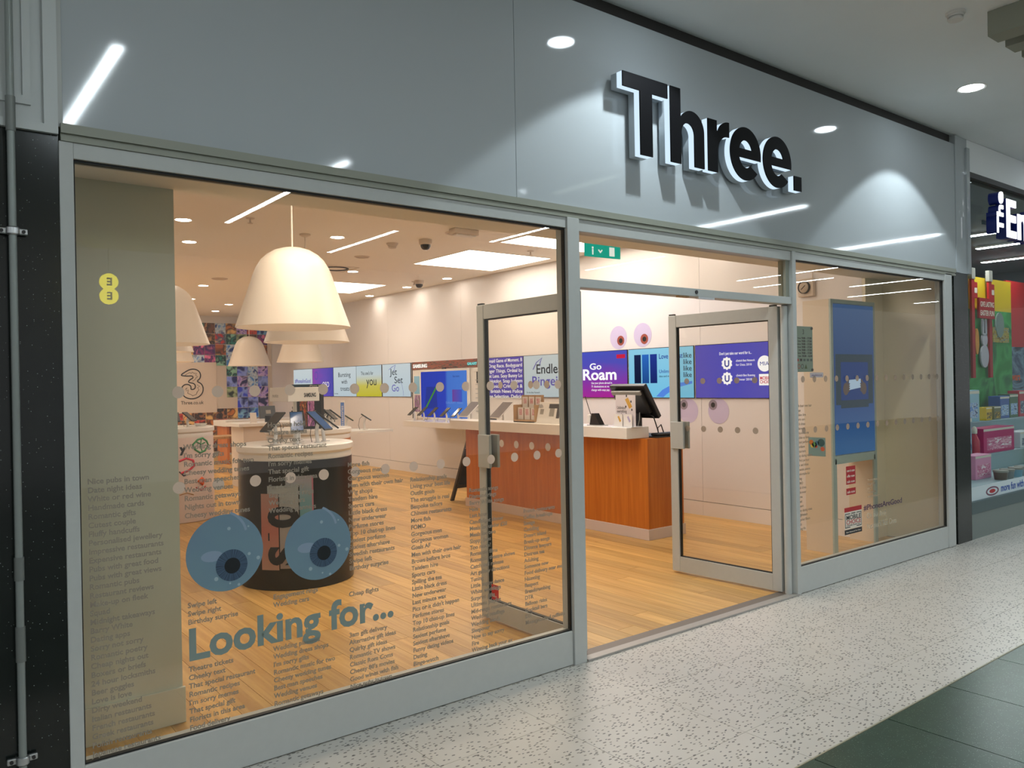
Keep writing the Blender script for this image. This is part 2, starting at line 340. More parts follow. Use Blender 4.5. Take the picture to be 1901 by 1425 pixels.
box('cladding_sheet', (-1.5,-.01,2.47), (.492,.06,3.75), M_clad, up)
boxes('raised_frame', [((-1.5,-.03,2.47),(.448,-.01,2.5)),((.448,-.03,2.47),(.492,-.01,3.75)),((-1.5,-.02,2.56),(.385,-.01,2.59)),((.385,-.02,2.56),(.41,-.01,3.75))], M_clad, up)
gl = struct('wall_granite_left', (-1.5,-.012,0), (.493,.1,2.47), M_granite, 'black polished granite pier at the far left with a pipe in front', 'pier')
gr = struct('wall_granite_right', (7.672,-.01,0), (7.965,.1,2.486), M_granite, 'narrow black granite pier between this shop and the toy shop', 'pier')
# mall ceiling and opposite side
mc = struct('ceiling_mall', (-6,-10.4,3.752), (30,.2,3.9), M_mceil, 'pale mall ceiling above the walkway', 'ceiling')
for k,xx in enumerate((5.30,5.56,5.82)):
    tag(box('ceiling_baffle', (xx,-3.4,3.6), (xx+.15,-1.24+.1*k*0,3.75), mat('baffle', S(150,152,138), .7)), ['beige ceiling baffle nearest the smoke detector','middle beige ceiling baffle at the top right','rightmost beige ceiling baffle at the picture corner'][k], 'baffle', 'mall ceiling baffles')
# ---------------------------------------------------------------- shopfront frames and glazing
FY0, FY1 = -.02, .07
def gasket_frame(parent, x0, x1, z0, z1, y=.0, t=.006):
    boxes('gasket', [((x0,y-.004,z0),(x0+t,y+.02,z1)),((x1-t,y-.004,z0),(x1,y+.02,z1)),((x0+t,y-.004,z0),(x1-t,y+.02,z0+t)),((x0+t,y-.004,z1-t*1.6),(x1-t,y+.02,z1))], M_gasket, parent)
w1 = thing('window_1', 'large left shop window with silver frame, covered in grey lettering', 'window', kind='structure')
box('jamb', (.494,FY0,0), (.54,FY1,2.45), M_alu, w1, .002)
box('head_rail', (.54,FY0+.002,2.392), (2.932,FY1,2.45), M_alu, w1, .002)
box('post', (2.932,FY0-.008,0), (3.02,FY1,2.45), M_alu, w1, .003)
box('kick_panel', (.54,FY0+.004,.004), (2.93,FY1,.188), M_alu, w1, .003)
box('glass_pane', (.541,.0,.19), (2.931,.01,2.391), M_pane, w1); gasket_frame(w1, .54, 2.932, .188, 2.393)
w2 = thing('window_2', 'right shop window with silver frame in front of the digital kiosk', 'window', kind='structure')
box('post', (5.072,FY0-.008,0), (5.117,FY1,2.45), M_alu, w2, .003)
box('head_rail', (5.117,FY0+.002,2.394), (7.46,FY1,2.45), M_alu, w2, .002)
box('jamb', (7.46,FY0-.006,0), (7.605,FY1,2.47), M_alu, w2, .012)
box('kick_panel', (5.117,FY0+.004,.004), (7.46,FY1,.192), M_alu, w2, .003)
box('glass_pane', (5.118,.0,.194), (7.459,.01,2.393), M_pane, w2); gasket_frame(w2, 5.117, 7.46, .192, 2.395, t=.005)
w3 = thing('window_3', 'narrow fanlight window above the open doorway', 'window', kind='structure')
box('head_rail', (3.021,FY0+.004,2.383), (5.071,FY1,2.45), M_alu, w3, .002)
box('transom', (3.021,FY0,2.072), (5.071,FY1,2.122), M_alu, w3, .003)
box('glass_pane', (3.022,.02,2.12), (5.03,.03,2.385), M_pane, w3)
box('side_bead', (5.03,.0,2.12), (5.071,.06,2.385), M_trim, w3)
cyl('sensor_lens', .012, 0, .006, M_black, w3, 16, (4.02,FY0,2.1), FAC)
box('sensor_tab', (3.86,FY0+.006,2.062), (3.96,FY0+.03,2.075), M_tan, w3); box('closer_tab', (4.04,FY0-.002,2.06), (4.2,FY0+.02,2.073), M_steel, w3)
for nm,x0,x1,lab in (('door_post',3.022,3.062,'silver pivot post on the left of the doorway'),('door_post',5.018,5.071,'silver pivot post on the right of the doorway')):
    o = lathe(nm, [(0,.012),(.024,.012),(.024,2.06),(0,2.06)], M_alu, None, 24, ((x0+x1)/2,.03,0)); o.scale = ((x1-x0)/.048,1.0,1); tag(o, lab, 'post', kind='structure')
def door(name, loc, ang, label, side):
    d = thing(name, label, 'door', loc, (0,0,ang), kind='structure')   # local: leaf along +Y, thickness X
    L, T, H = .97, .045, 2.065
    box('stile', (-T/2,0,.015), (T/2,.075,H), M_alu, d, .004); box('stile', (-T/2,L-.075,.015), (T/2,L,H), M_alu, d, .004)
    box('top_rail', (-T/2+.002,.075,H-.095), (T/2-.002,L-.075,H), M_alu, d, .002); box('bottom_rail', (-T/2+.002,.075,.015), (T/2-.002,L-.075,.135), M_alu, d, .002)
    boxes('gasket', [((-.012,.075,.135),(.012,.083,H-.095)),((-.012,L-.083,.135),(.012,L-.075,H-.095)),((-.012,.083,.135),(.012,L-.083,.141)),((-.012,.083,H-.102),(.012,L-.083,H-.095))], M_gasket, d)
    box('glass_pane', (-.005,.08,.138), (.005,L-.08,H-.098), M_doorpane, d)
    for s in (-1,1):
        box('pull_handle', (s*(T/2),L-.145,1.0), (s*(T/2+.022),L-.02,1.215), M_alu, d, .004)
    for z in (1.36,.56): 
        p = box('lock_plate', (-.014,L-.001,z), (.014,L+.004,z+.11), M_steel, d, .001); box('lock_cylinder', (-.006,L+.003,z+.03), (.006,L+.009,z+.06), M_gasket, p)
    for y in (.02,L-.05): box('pivot', (-.012,y,H), (.012,y+.05,H+.012), M_gasket, d)
    return d
dL = door('door_1', (3.095,.07,0), 0, 'glazed silver door leaf folded open behind the left window', -1)
dR = door('door_2', (5.045,.07,0), math.radians(3.2), 'glazed silver door leaf standing open on the right of the doorway', 1)
# ================================================================== MALL SIDE THINGS
M_face = mat('sign_face', (.006,.006,.007), .5, spec=.1); M_glow = emis('sign_edge', (.66,.84,1.0), 1.05)
XH = .33
def gl_e():
    cx, cy, rx, ry = .162, .163, .162, .172; ix, iy = .072, .092
    outer = ell(cx,cy,rx,ry,-10,318,56); a = ell(cx,cy,ix+.002,iy,306,194,20)
    bar = [(cx-ix+.002,.136),(cx+rx-.001,.136)]
    out = outer + a + bar
    hole = ell(cx,cy+.004,ix,iy-.008,12,168,24)
    return [out, [(x,max(y,.192)) for x,y in hole]]
def gl_h():
    c = [(0,0),(0,.452),(.092,.452),(.092,.272)]
    c += ell(.192,.215,.118,.12,150,0,26) + [(.31,0),(.218,0)]
    c += ell(.158,.19,.06,.066,0,180,18) + [(.092,.0)]
    return [c]
def gl_r():
    c = [(0,0),(0,.325),(.088,.325),(.088,.262)] + ell(.205,.225,.112,.107,160,86,12) + [(.212,.238)]
    c += ell(.2,.13,.106,.108,90,178,14) + [(.094,0)]
    return [c]
glyphs = [('T',0,[[(0,.452),(0,.367),(.139,.367),(.139,0),(.241,0),(.241,.367),(.377,.367),(.377,.452)]]),('h',.400,gl_h()),('r',.748,gl_r()),('e',.970,gl_e()),('e',1.322,gl_e()),('dot',1.677,[[(0,0),(.09,0),(.09,.1),(0,.1)]])]
sign = thing('illuminated_shop_sign', 'black sign letters with glowing white edges on the grey fascia', 'sign', (3.281,-.012,2.845))
for ch,x,cs in glyphs:
    b_ = shape2d('letter', cs, .04, M_glow, sign, (x,-.088,0), FAC)
    shape2d('letter_face', cs, .008, M_face, b_, (0,0,.0238))
    shape2d('letter_back', cs, .045, mat('sign_can', S(176,184,190), .35, .2), b_, (0,0,-.0425))
    xs = [p[0] for p in cs[0]]; mid = (min(xs)+max(xs))/2
    for zz in ([.05] if ch == 'dot' else [.05,.27]):
        px = {'T':.19,'h':.046,'r':.045,'dot':.045}.get(ch, .04 if zz < .2 else .16)
        if ch == 'e': px, zz = (.16,.03) if zz < .2 else (.16,.3)
        cyl('standoff', .008, 0, .024, M_steel, b_, 10, (px,zz,-.088))
# ceiling downlights in the mall
def downlight(name, x, y, z, r, label, group, es, col, parent_light=None):
    d = thing(name, label, 'downlight', (x,y,z), group=group)
    lathe('trim_ring', [(r*1.0,.0),(r*1.18,-.004),(r*1.24,0),(r*1.24,.004),(r,.004)], M_white, d, 28, close=True)
    cyl('lens', r, -.001, .003, emis('lens_%s' % group.split()[0], col, es), d, 28)
    return d
for k,(x,lab) in enumerate(((3.47,'round recessed mall downlight above the first letter of the shop sign'),(6.6,'round recessed mall downlight near the right end of the fascia'),(9.75,'round recessed mall downlight in front of the toy shop'))):
    d = downlight('mall_downlight', x, -.62, 3.75, .085, lab, 'mall ceiling downlights', 40, C_MALL)
    ld = bpy.data.lights.new('downlight_beam','SPOT'); ld.energy = W_SPOT; ld.color = C_MALL; ld.spot_size = math.radians(104); ld.spot_blend = .12; ld.shadow_soft_size = .03
    lo = bpy.data.objects.new('downlight_beam', ld); COL.objects.link(lo); lo.parent = d; lo.location = (0,0,-.02)
# linear lights across the mall ceiling
strips = [(1.19,-2.3,-4.3),(3.58,-3.9,-7.4),(5.78,-2.5,-3.9),(5.74,-6.7,-8.9),(7.42,-5.0,-6.7),(9.3,-2.5,-4.3),(10.9,-6.2,-8.2),(13.0,-2.5,-4.3),(15.08,-5.35,-7.7),(16.55,-6.3,-8.3),(18.6,-5.2,-7.05),(20.95,-6.2,-8.4),(24.76,-7.7,-8.4),(-1.2,-3.9,-7.4),(-3.4,-2.5,-4.3)]
SLAB = {0:'linear mall light mirrored at the far left of the fascia',1:'linear mall light mirrored left of the near lamp cord',2:'linear mall light mirrored on the fascia under the sign',3:'linear mall light mirrored right of the near lamp',4:'linear mall light mirrored at the top right of the left window',5:'linear mall light mirrored in the fanlight above the doorway',6:'linear mall light far out in front of the toy shop',7:'linear mall light close in front of the toy shop',8:'topmost linear mall light mirrored in the right window',9:'second linear mall light mirrored in the right window',10:'third linear mall light mirrored in the right window',11:'fourth linear mall light mirrored in the right window',12:'lowest short linear mall light mirrored in the right window',13:'linear mall light behind the viewer on the left',14:'leftmost linear mall light behind the viewer'}
for k,(x,ya,yb) in enumerate(strips):
    s_ = thing('linear_ceiling_light', SLAB.get(k, 'slim white linear light across the mall ceiling, mirrored small in the right window'), 'ceiling light', (x,ya,3.752), group='linear lights of the mall ceiling')
    box('housing', (-.05,yb-ya-.01,-.004), (.05,.01,0), M_white, s_); box('diffuser', (-.033,yb-ya,-.008), (.033,0,-.004), emis('strip_light', C_MALL, E_STRIP), s_)
# smoke detector
sd = thing('smoke_detector', 'white smoke detector on the mall ceiling at the top right', 'smoke detector', (5.149,-1.12,3.752))
lathe('base', [(0,0),(.055,0),(.055,-.012),(.05,-.016),(0,-.016)], M_white, sd, 28)
lathe('sensing_head', [(0,-.016),(.045,-.016),(.045,-.03),(.034,-.03),(.034,-.042),(.045,-.042),(.042,-.05),(0,-.052)], M_white, sd, 28)
# reflected yellow round sign across the mall
ee = thing('hanging_round_sign', 'yellow double disc sign hanging across the mall, mirrored in the left window', 'sign', (2.65,-10,3.085))
M_y = emis('sign_yellow', S(236,226,40), 9); M_teal = mat('sign_teal', S(30,50,44), .5)
cs = ell(0,.107,.128,.125,-70,250,40) + ell(0,-.107,.128,.125,110,430,40)
shape2d('disc_body', [cs], .06, M_y, ee, (0,0,0), (math.pi/2,0,math.pi))
for zc in (.107,-.107): text('letter', 'E', .16, M_teal, ee, (.045,.034,zc-.055), (math.pi/2,0,math.pi), bold=.03, depth=.004)
box('hanger', (-.01,-.01,.23), (.01,.01,.66), M_steel, ee)
# conduit at far left
pp = thing('wall_conduit', 'thin grey conduit pipe running up the black granite at far left', 'pipe', (.345,-.045,0))
cyl('pipe', .0125, 0, 3.74, mat('conduit', S(140,146,142), .4, .3), pp, 16)
for z,h in ((.62,.03),(.9,.02),(2.45,.03)): cyl('coupling', .0155, z, z+h*4, mat('conduit2', S(120,124,120), .45, .3), pp, 16)
for z in (.279,2.106):
    c = cyl('clamp', .021, z-.014, z+.014, M_steel, pp, 18, bev=.004)
    for s in (-1,1):
        e_ = box('clamp_ear', (s*.015,.006,z-.011), (s*.046,.02,z+.011), M_steel, c, .004); cyl('screw', .006, 0, .006, M_dark, e_, 10, (s*.033,.006,z), FAC)
# ---------------------------------------------------------------- window graphics (left window)
def column(label, x, z, lines, pitch=.0329, size=.0285, m=M_vtext, y=-.0012, group='lists of grey vinyl phrases on the shop glass'):
    t = thing('window_lettering', label, 'lettering', (x,y,z), group=group)
    for i,s in enumerate(lines):
        if s: text('text_line', s, size, m, t, (0,0,-pitch*i), FAC, bold=.022, depth=.0004, sx=1.0)
    return t
A_ = 'Theatre tickets|Cheeky text|That special restaurant|Romantic recipes|I\'m sorry memes|That special gift|Florists in this area|Food delivery'.split('|')
B_ = 'Wedding planners|Wedding dress shops|I\'m sorry gifts|Romantic music for two|Cheesy wedding tunes|Best man speeches|Wedding venues|Romantic getaways'.split('|')
column('grey vinyl list starting Nice pubs in town, in front of the grey pier', .568, 1.207, "Nice pubs in town|Date night ideas|White or red wine|Handmade cards|Romantic gifts|Cutest couple|Fluffy handcuffs|Personalised jewellery|Impressive restaurants|Expensive restaurants|Pubs with great food|Pubs with great views|Romantic pubs|Restaurant reviews|Make-up on fleek|Squad|Midnight takeaways|Barry White|Dating apps|Sorry not sorry|Romantic poetry|Cheap nights out|Boxers or briefs|24 hour locksmiths|Beer goggles|Love is love|Dirty weekend|Italian restaurants|French restaurants|Greek restaurants|Polish restaurants|Japanese restaurants".split('|'), .0323)
column('grey vinyl list starting Wedding dress shops, above the left eye sticker', .908, 1.312, ["Wedding dress shops","I'm sorry gifts","Romantic music for two","Cheesy wedding tunes","Best man speeches","Wedding venues","Romantic getaways","Nights out in town","Cheesy wedding tunes"], .0338)
column('three grey vinyl lines starting Swipe left, under the left eye sticker', .913, .688, ["Swipe left","Swipe right","Birthday surprise"])
column('grey vinyl list starting Theatre tickets, under the big word Looking', .912, .437, A_)
column('grey vinyl list starting How you feel, across the black round counter', 1.247, 1.383, ["How you hold"]+A_+["Engagement rings","Wedding cars","Wedding planners"], .0327)
column('two grey vinyl lines reading Engagement rings and Wedding cars', 1.258, .66, ["Engagement rings","Wedding cars"])
column('grey vinyl list starting Wedding planners, under the big words Looking for', 1.254, .443, B_)
column('grey vinyl list starting More fish, right of the eye stickers', 1.61, 1.188, "More fish|Gorgeous men|Gorgeous women|Men with their own hair|Wig shops|Tandem hire|Sports cars|Little black dress|New underwear|Perfume stores|Top 10 chat-up lines|Sexiest perfume|Sexiest aftershave|Swedish restaurants|Swipe left|Birthday surprise".split('|'), .0308)
column('single grey vinyl line reading Cheap flights', 1.605, .61, ["Cheap flights"])
column('grey vinyl list starting 3am gift delivery, below the three dots', 1.603, .428, "3am gift delivery|Alternative gift ideas|Quirky gift ideas|Romantic TV shows|Classic Rom Coms|Cheesy 80's movies|Good wines with fish|Nice pubs in town".split('|'))
column('long grey vinyl list starting Relationship goals, Living your best life', 1.93, 1.093, "Relationship goals|Living your best life|Outfit goals|The struggle is real|Bespoke tailors|Chinese restaurants|More fish|FOMO|Gorgeous men|Gorgeous women|Goals AF|Men with their own hair|Brows before bros|Tandem hire|Sports cars|Spilling the tea|Little black dress|New underwear|Last minute wax|Pics or it didn't happen|Perfume stores|Top 10 chat-up lines|Relationship goals|Sexiest perfume|Sexiest aftershave|Funny dating videos|Dating|Binge-watch".split('|'), .0322)
column('grey vinyl list starting Romantic songs, across the open door leaf', 2.266, 1.01, "Romantic songs|Diamond rings|Barry White songs|Hats|Last hour|Candlelight dinner|Meals for under \u00a320|Meals for two|Sloppy joes|Too much?|Romantic films|Romantic theatre shows|Catch and release|Art gallery directions|Tuning|Little happy dance|White weddings|Surprise gifts|Ultimate playlist|Mid-range restaurants|Wedding readings|Wedding bands|Sleepover|How to say sorry|Fire|Winning back your ex".split('|'), .0318)
column('rightmost grey vinyl list on the left window, starting French restaurants', 2.61, .868, "French restaurants|Coffee break-ups|Savage|Cuddling|Desert island|Break-up songs|Divorce lawyers|Distress tea|Adulting|Someone new|Food delivery near me|Haunting|Respect|Breadcrumbing|DTR|Balloon rides|Cocktail bars|DIY|Monogrammed cufflinks".split('|'), .0325)
lk = thing('window_lettering', 'large blue-grey vinyl words Looking for with three dots', 'lettering', (.908,-.0012,.483))
text('headline', 'Looking for...', .172, M_vinyl2, lk, (0,0,0), FAC, bold=.03, width=.913)
# frosted dots
dotme = {}
def dot(x, z, r, label, group, y=-.0012, parent_rot=FAC, m=M_dot):
    k = (r,m.name)
    if k not in dotme: dotme[k] = shape2d('manifestation_dot', [ell(0,0,r,r,0,360,28)], .0006, m); o = dotme[k]
    else: o = dotme[k].copy(); COL.objects.link(o)
    o.location = (x,y,z) if not isinstance(x, tuple) else x; o.rotation_euler = parent_rot
    return tag(o, label, 'dot', group)
ORD = ['first','second','third','fourth','fifth','sixth','seventh','eighth','ninth','tenth','eleventh','twelfth','thirteenth','fourteenth','fifteenth']
for i in range(14):
    dot(.893+.1517*i, 1.537, .0235, '%s frosted round dot from the left in the upper row on the left window' % ORD[i], 'upper row of dots on the left window')
    dot(.889+.1517*i, 1.164, .0235, '%s frosted round dot from the left in the lower row on the left window' % ORD[i], 'lower row of dots on the left window')
M_dot2 = frost('vinyl_dot_right', S(190,178,164), .3, .5)
for i in range(15):
    dot(5.222+.1505*i, 1.537, .0235, '%s frosted round dot from the left in the upper row on the right window' % ORD[i], 'upper row of dots on the right window', m=M_dot2)
    dot(5.222+.1505*i, 1.166, .0235, '%s frosted round dot from the left in the lower row on the right window' % ORD[i], 'lower row of dots on the right window', m=M_dot2)
for i in range(5):
    for zz,r_ in ((1.537,'upper'),(1.164,'lower')):
        dot((3.087,.2+.152*i,zz), 0, .0235, '%s frosted round dot from the hinge in the %s row on the left door' % (ORD[i],r_), '%s row of dots on the left door' % r_, parent_rot=WALLR)
        yy = .2+.152*i; a = math.radians(3.2)
        dot((5.045-.0085*math.cos(a)-yy*math.sin(a), .07+yy*math.cos(a), zz), 0, .0235, '%s frosted round dot from the hinge in the %s row on the right door' % (ORD[i],r_), '%s row of dots on the right door' % r_, parent_rot=(math.pi/2,0,-math.pi/2+a), m=M_dot2)
# eye stickers
def iris_mat(name, c_in, c_out, c_fibre):
    m = bpy.data.materials.new(name); m.use_nodes = True; nt = m.node_tree; N = nt.nodes.new; L = nt.links.new; b = nt.nodes['Principled BSDF']
    tc = N('ShaderNodeTexCoord'); sp = N('ShaderNodeSeparateXYZ'); L(tc.outputs['Object'], sp.inputs[0])
    at = N('ShaderNodeMath'); at.operation = 'ARCTAN2'; L(sp.outputs[1], at.inputs[0]); L(sp.outputs[0], at.inputs[1])
    mu = N('ShaderNodeMath'); mu.operation = 'MULTIPLY'; mu.inputs[1].default_value = 9; L(at.outputs[0], mu.inputs[0])
    n = N('ShaderNodeTexNoise'); n.noise_dimensions = '1D'; n.inputs['Scale'].default_value = 1.2; n.inputs['Detail'].default_value = 4; L(mu.outputs[0], n.inputs['W'])
    mx = N('ShaderNodeMix'); mx.data_type = 'RGBA'; mx.inputs[6].default_value = (*c_in,1); mx.inputs[7].default_value = (*c_fibre,1); L(n.outputs['Fac'], mx.inputs[0]); L(mx.outputs[2], b.inputs['Base Color']); b.inputs['Roughness'].default_value = .6
    return m
def eye_mat(name, c1, c2, spots):
    m = bpy.data.materials.new(name); m.use_nodes = True; nt = m.node_tree; N = nt.nodes.new; L = nt.links.new; b = nt.nodes['Principled BSDF']
    tc = N('ShaderNodeTexCoord'); n = N('ShaderNodeTexNoise'); n.inputs['Scale'].default_value = 7; L(tc.outputs['Object'], n.inputs['Vector'])
    sp = N('ShaderNodeSeparateXYZ'); L(tc.outputs['Generated'], sp.inputs[0]); ad = N('ShaderNodeMath'); ad.operation = 'MULTIPLY_ADD'; ad.inputs[1].default_value = .5; L(n.outputs['Fac'], ad.inputs[0]); L(sp.outputs[1], ad.inputs[2])
    su = N('ShaderNodeMath'); su.operation = 'SUBTRACT'; su.inputs[1].default_value = .25; L(ad.outputs[0], su.inputs[0])
    mx = N('ShaderNodeMix'); mx.data_type = 'RGBA'; mx.inputs[6].default_value = (*c1,1); mx.inputs[7].default_value = (*c2,1); L(su.outputs[0], mx.inputs[0])
    v = N('ShaderNodeTexVoronoi'); v.inputs['Scale'].default_value = 24; L(tc.outputs['Object'], v.inputs['Vector'])
    lt = N('ShaderNodeMath'); lt.operation = 'LESS_THAN'; lt.inputs[1].default_value = spots; L(v.outputs['Distance'], lt.inputs[0])
    sc2 = N('ShaderNodeSeparateColor'); L(v.outputs['Color'], sc2.inputs[0]); kp = N('ShaderNodeMath'); kp.operation = 'LESS_THAN'; kp.inputs[1].default_value = .4; L(sc2.outputs[0], kp.inputs[0])
    ml = N('ShaderNodeMath'); ml.operation = 'MULTIPLY'; L(lt.outputs[0], ml.inputs[0]); L(kp.outputs[0], ml.inputs[1]); m2 = N('ShaderNodeMath'); m2.operation = 'MULTIPLY'; m2.inputs[1].default_value = .5; L(ml.outputs[0], m2.inputs[0])
    my = N('ShaderNodeMix'); my.data_type = 'RGBA'; my.inputs[7].default_value = (*S(190,205,210),1); L(m2.outputs[0], my.inputs[0]); L(mx.outputs[2], my.inputs[6]); L(my.outputs[2], b.inputs['Base Color']); b.inputs['Roughness'].default_value = .5
    return m
M_eyeb = eye_mat('eye_blue', S(120,152,156), S(106,126,152), .2); M_irisb = iris_mat('iris_blue', S(6,14,24), S(10,20,30), S(84,112,140)); M_pup = mat('pupil', (.003,.006,.008), .5)
M_hl = mat('eye_highlight', S(138,156,176), .5)
M_eyep = eye_mat('eye_pink', S(210,202,226), S(192,178,220), .0); M_irisr = iris_mat('iris_red', S(70,24,20), S(40,12,10), S(196,96,76)); M_irisg = iris_mat('iris_grey', S(60,48,70), S(40,30,40), S(190,176,196))
def eye(name, label, cat, loc, rot, R, ir, io, me, mi, hl=True):
    t = thing(name, label, cat, loc, rot)
    shape2d('eyeball', [ell(0,0,R,R,0,360,56)], .0008, me, t)
    if hl:
        shape2d('highlight', [ell(-.02,.06,R*.72,R*.72,12,66,14)+ell(-.025,.057,R*.69,R*.69,66,12,14)], .0004, M_hl, t, (0,0,.0007))
        shape2d('highlight', [ell(-R*.35,-R*.05,R*.28,R*.14,0,360,20)], .0004, M_hl, t, (0,0,.0007))
    i = shape2d('iris', [ell(0,0,ir,ir,0,360,36)], .0008, mi, t, (io[0],io[1],.0014)); shape2d('pupil', [ell(0,0,ir*.5,ir*.5,0,360,24)], .0006, M_pup, i, (.002,-.002,.001))
    return t
eye('eye_sticker', 'left of the two big blue eyeball stickers on the left window', 'sticker', (1.064,-.0015,.885), FAC, .155, .064, (.024,-.054), M_eyeb, M_irisb)
eye('eye_sticker', 'right of the two big blue eyeball stickers on the left window', 'sticker', (1.465,-.0015,.863), FAC, .153, .063, (.022,-.038), M_eyeb, M_irisb)
eye('eye_sticker', 'red-iris eye sticker on the wall, left of the pair above the screens', 'sticker', (7.2985,3.88,2.098), WALLR, .147, .062, (.04,-.04), M_eyep, M_irisr, False)
eye('eye_sticker', 'red-iris eye sticker on the wall, right of the pair above the screens', 'sticker', (7.2985,3.468,2.108), WALLR, .147, .062, (.028,-.05), M_eyep, M_irisr, False)
eye('eye_sticker', 'grey-iris eye sticker under the screens, half behind the door stile', 'sticker', (7.2985,2.777,1.19), WALLR, .142, .058, (-.065,.07), M_eyep, M_irisg, False)
eye('eye_sticker', 'grey-iris eye sticker under the screens, right of its twin', 'sticker', (7.2985,2.35,1.192), WALLR, .142, .058, (-.075,.07), M_eyep, M_irisg, False)
# right window graphics
column('grey vinyl list on the right window beside the doorway, cut by the frame', 5.124, 1.338, "with their own hair|shops|tandem hire|sports cars|black dress|underwear|perfume stores|10 chat-up lines|sexiest perfume|aftershave|restaurants|funny dating videos|perfect partner|wax and shine|romantic poems|comfortable for|dating|FOMO|black dress|underwear|stores|squad|dessert|funny dating vines|binge-watch|snapchat filters|goals|dating life".split('|'), .0328, .026, frost('vinyl_pale', S(176,166,150), .35, .4))
column('pale vinyl list behind the Mobile Choice badge on the right window', 6.1, .72, ["Perfume stores","Finger food","Fit lift","Tandem hire","Relationship goals"], .0328, .026, frost('vinyl_pale2', S(196,184,164), .5, .4))
hp = thing('hashtag_lettering', 'dark purple vinyl hashtag PhonesAreGood on the right window', 'lettering', (6.037,-.0012,.493))
text('headline', '#PhonesAreGood', .062, mat('vinyl_purple', S(70,40,80), .5), hp, (0,0,0), FAC, bold=.012, width=.615)
sl = thing('slogan_lettering', 'pale vinyl slogan On the Best Network For Data under the hashtag', 'lettering', (6.08,-.0012,.425))
for i,s_ in enumerate(("On the Best","Network For Data")): text('text_line', s_, .062, frost('vinyl_white', S(210,210,196), .5, .4), sl, (0,0,-.085*i), FAC, bold=.005)
bd = thing('award_badge', 'red white and black Mobile Choice award badge on the right window', 'sticker', (5.752,-.0015,.337), FAC)
M_red = mat('print_red', S(176,30,36), .5); M_pw = mat('print_white', S(226,216,200), .5)
box('red_band', (0,.172,0), (.252,.206,.001), M_red, bd); box('white_plate', (0,.04,0), (.252,.172,.001), M_pw, bd); box('black_band', (0,0,0), (.252,.036,.001), M_ink, bd)
boxes('border', [((.006,.05,.001),(.012,.16,.0014)),((.24,.05,.001),(.246,.16,.0014)),((.006,.154,.001),(.08,.16,.0014)),((.172,.154,.001),(.246,.16,.0014)),((.006,.05,.001),(.08,.056,.0014)),((.172,.05,.001),(.246,.056,.0014))], M_ink, bd)
text('lettering', 'WINNER', .016, M_ink, bd, (.126,.152,.0014), align='CENTER'); text('lettering', 'MOBILE', .048, M_ink, bd, (.022,.112,.0014), bold=.015, width=.21); text('lettering', 'CHOICE', .048, M_red, bd, (.022,.076,.0014), bold=.01, width=.21)
text('lettering', 'Best Network For Data', .016, M_pw, bd, (.02,.012,.0014), width=.21); text('lettering', 'CONSUMER AWARDS 2018', .013, M_ink, bd, (.022,.062,.0014), width=.2)
for zz,h,lab in ((.72,.14,'red printed sticker with white lines behind the kiosk opening'),(.64,.05,'small red printed sticker with one white line, under the larger red one')):
    t = thing('red_sticker', lab, 'sticker', (5.785,-.0015,zz), FAC); box('sheet', (0,0,0), (.135,h,.001), M_red, t)
    for q in range(max(1,int(h/.04))): text('lettering', ['sale','offer','new in'][q%3]+' now', .03, M_pw, t, (.01,.012+.042*q,.0014), bold=.01, width=.112)
pq = thing('opening_hours_plaque', 'grey-green acrylic opening hours plaque fixed inside the right window', 'plaque', (5.156,.03,1.591), FAC)
box('plate', (0,0,0), (.24,.333,.008), mat('plaque', S(120,150,140), .3), pq, .002)
for px,py in ((.014,.014),(.226,.014),(.014,.319),(.226,.319)): cyl('fixing', .01, .008, .014, M_dark, pq, 12, (px,py,0))
text('lettering', '3', .05, M_ink, pq, (.105,.275,.0086))
for q,(d_,a_,b_) in enumerate((('Monday','9:00','17:30'),('Tuesday','9:00','17:30'),('Wednesday','9:00','17:30'),('Thursday','9:00','17:30'),('Friday','9:00','17:30'),('Saturday','9:00','17:30'),('Sunday','10:30','16:30'))):
    text('lettering', d_, .012, M_ink, pq, (.085,.242-.0218*q,.0086), align='RIGHT'); text('lettering', a_+' - '+b_, .02, M_ink, pq, (.096,.24-.0218*q,.0086), bold=.03, width=.128)
for q in range(5): box('card_symbol', (.026+.044*q,.078,.008), (.054+.044*q,.096,.0086), [M_red,M_ink,mat('print_teal',S(60,90,92),.5)][min(q,2)], pq)
for q,c in enumerate((M_red,M_ink)): shape2d('ban_symbol', [ell(0,0,.017,.017,0,360,24),ell(0,0,.013,.013,0,360,24)], .0006, c, pq, (.055+.044*q,.04,.0086))
shape2d('warning_symbol', [[(-.018,-.015),(.018,-.015),(0,.018)]], .0006, mat('print_green', S(60,90,20), .5), pq, (.145,.038,.0086))
lb = thing('paper_label', 'small white paper label stuck below the opening hours plaque', 'label', (5.334,.0115,1.548), FAC)
box('paper', (0,0,0), (.178,.037,.001), mat('paper', S(220,215,235), .6), lb); text('lettering', 'www.three.co.uk', .02, mat('print_violet', S(120,110,170), .5), lb, (.02,.012,.0014))
rs = thing('door_sticker', 'small red sticker low on the open left door glass', 'sticker', (3.088,.87,.14), WALLR)
box('sheet', (-.075,0,0), (.0,.1,.001), mat('sticker_red', S(196,40,48), .5), rs); text('lettering', 'auto', .022, M_pw, rs, (-.07,.07,.0014), width=.06); text('lettering', 'door', .018, M_pw, rs, (-.07,.02,.0014), width=.05)
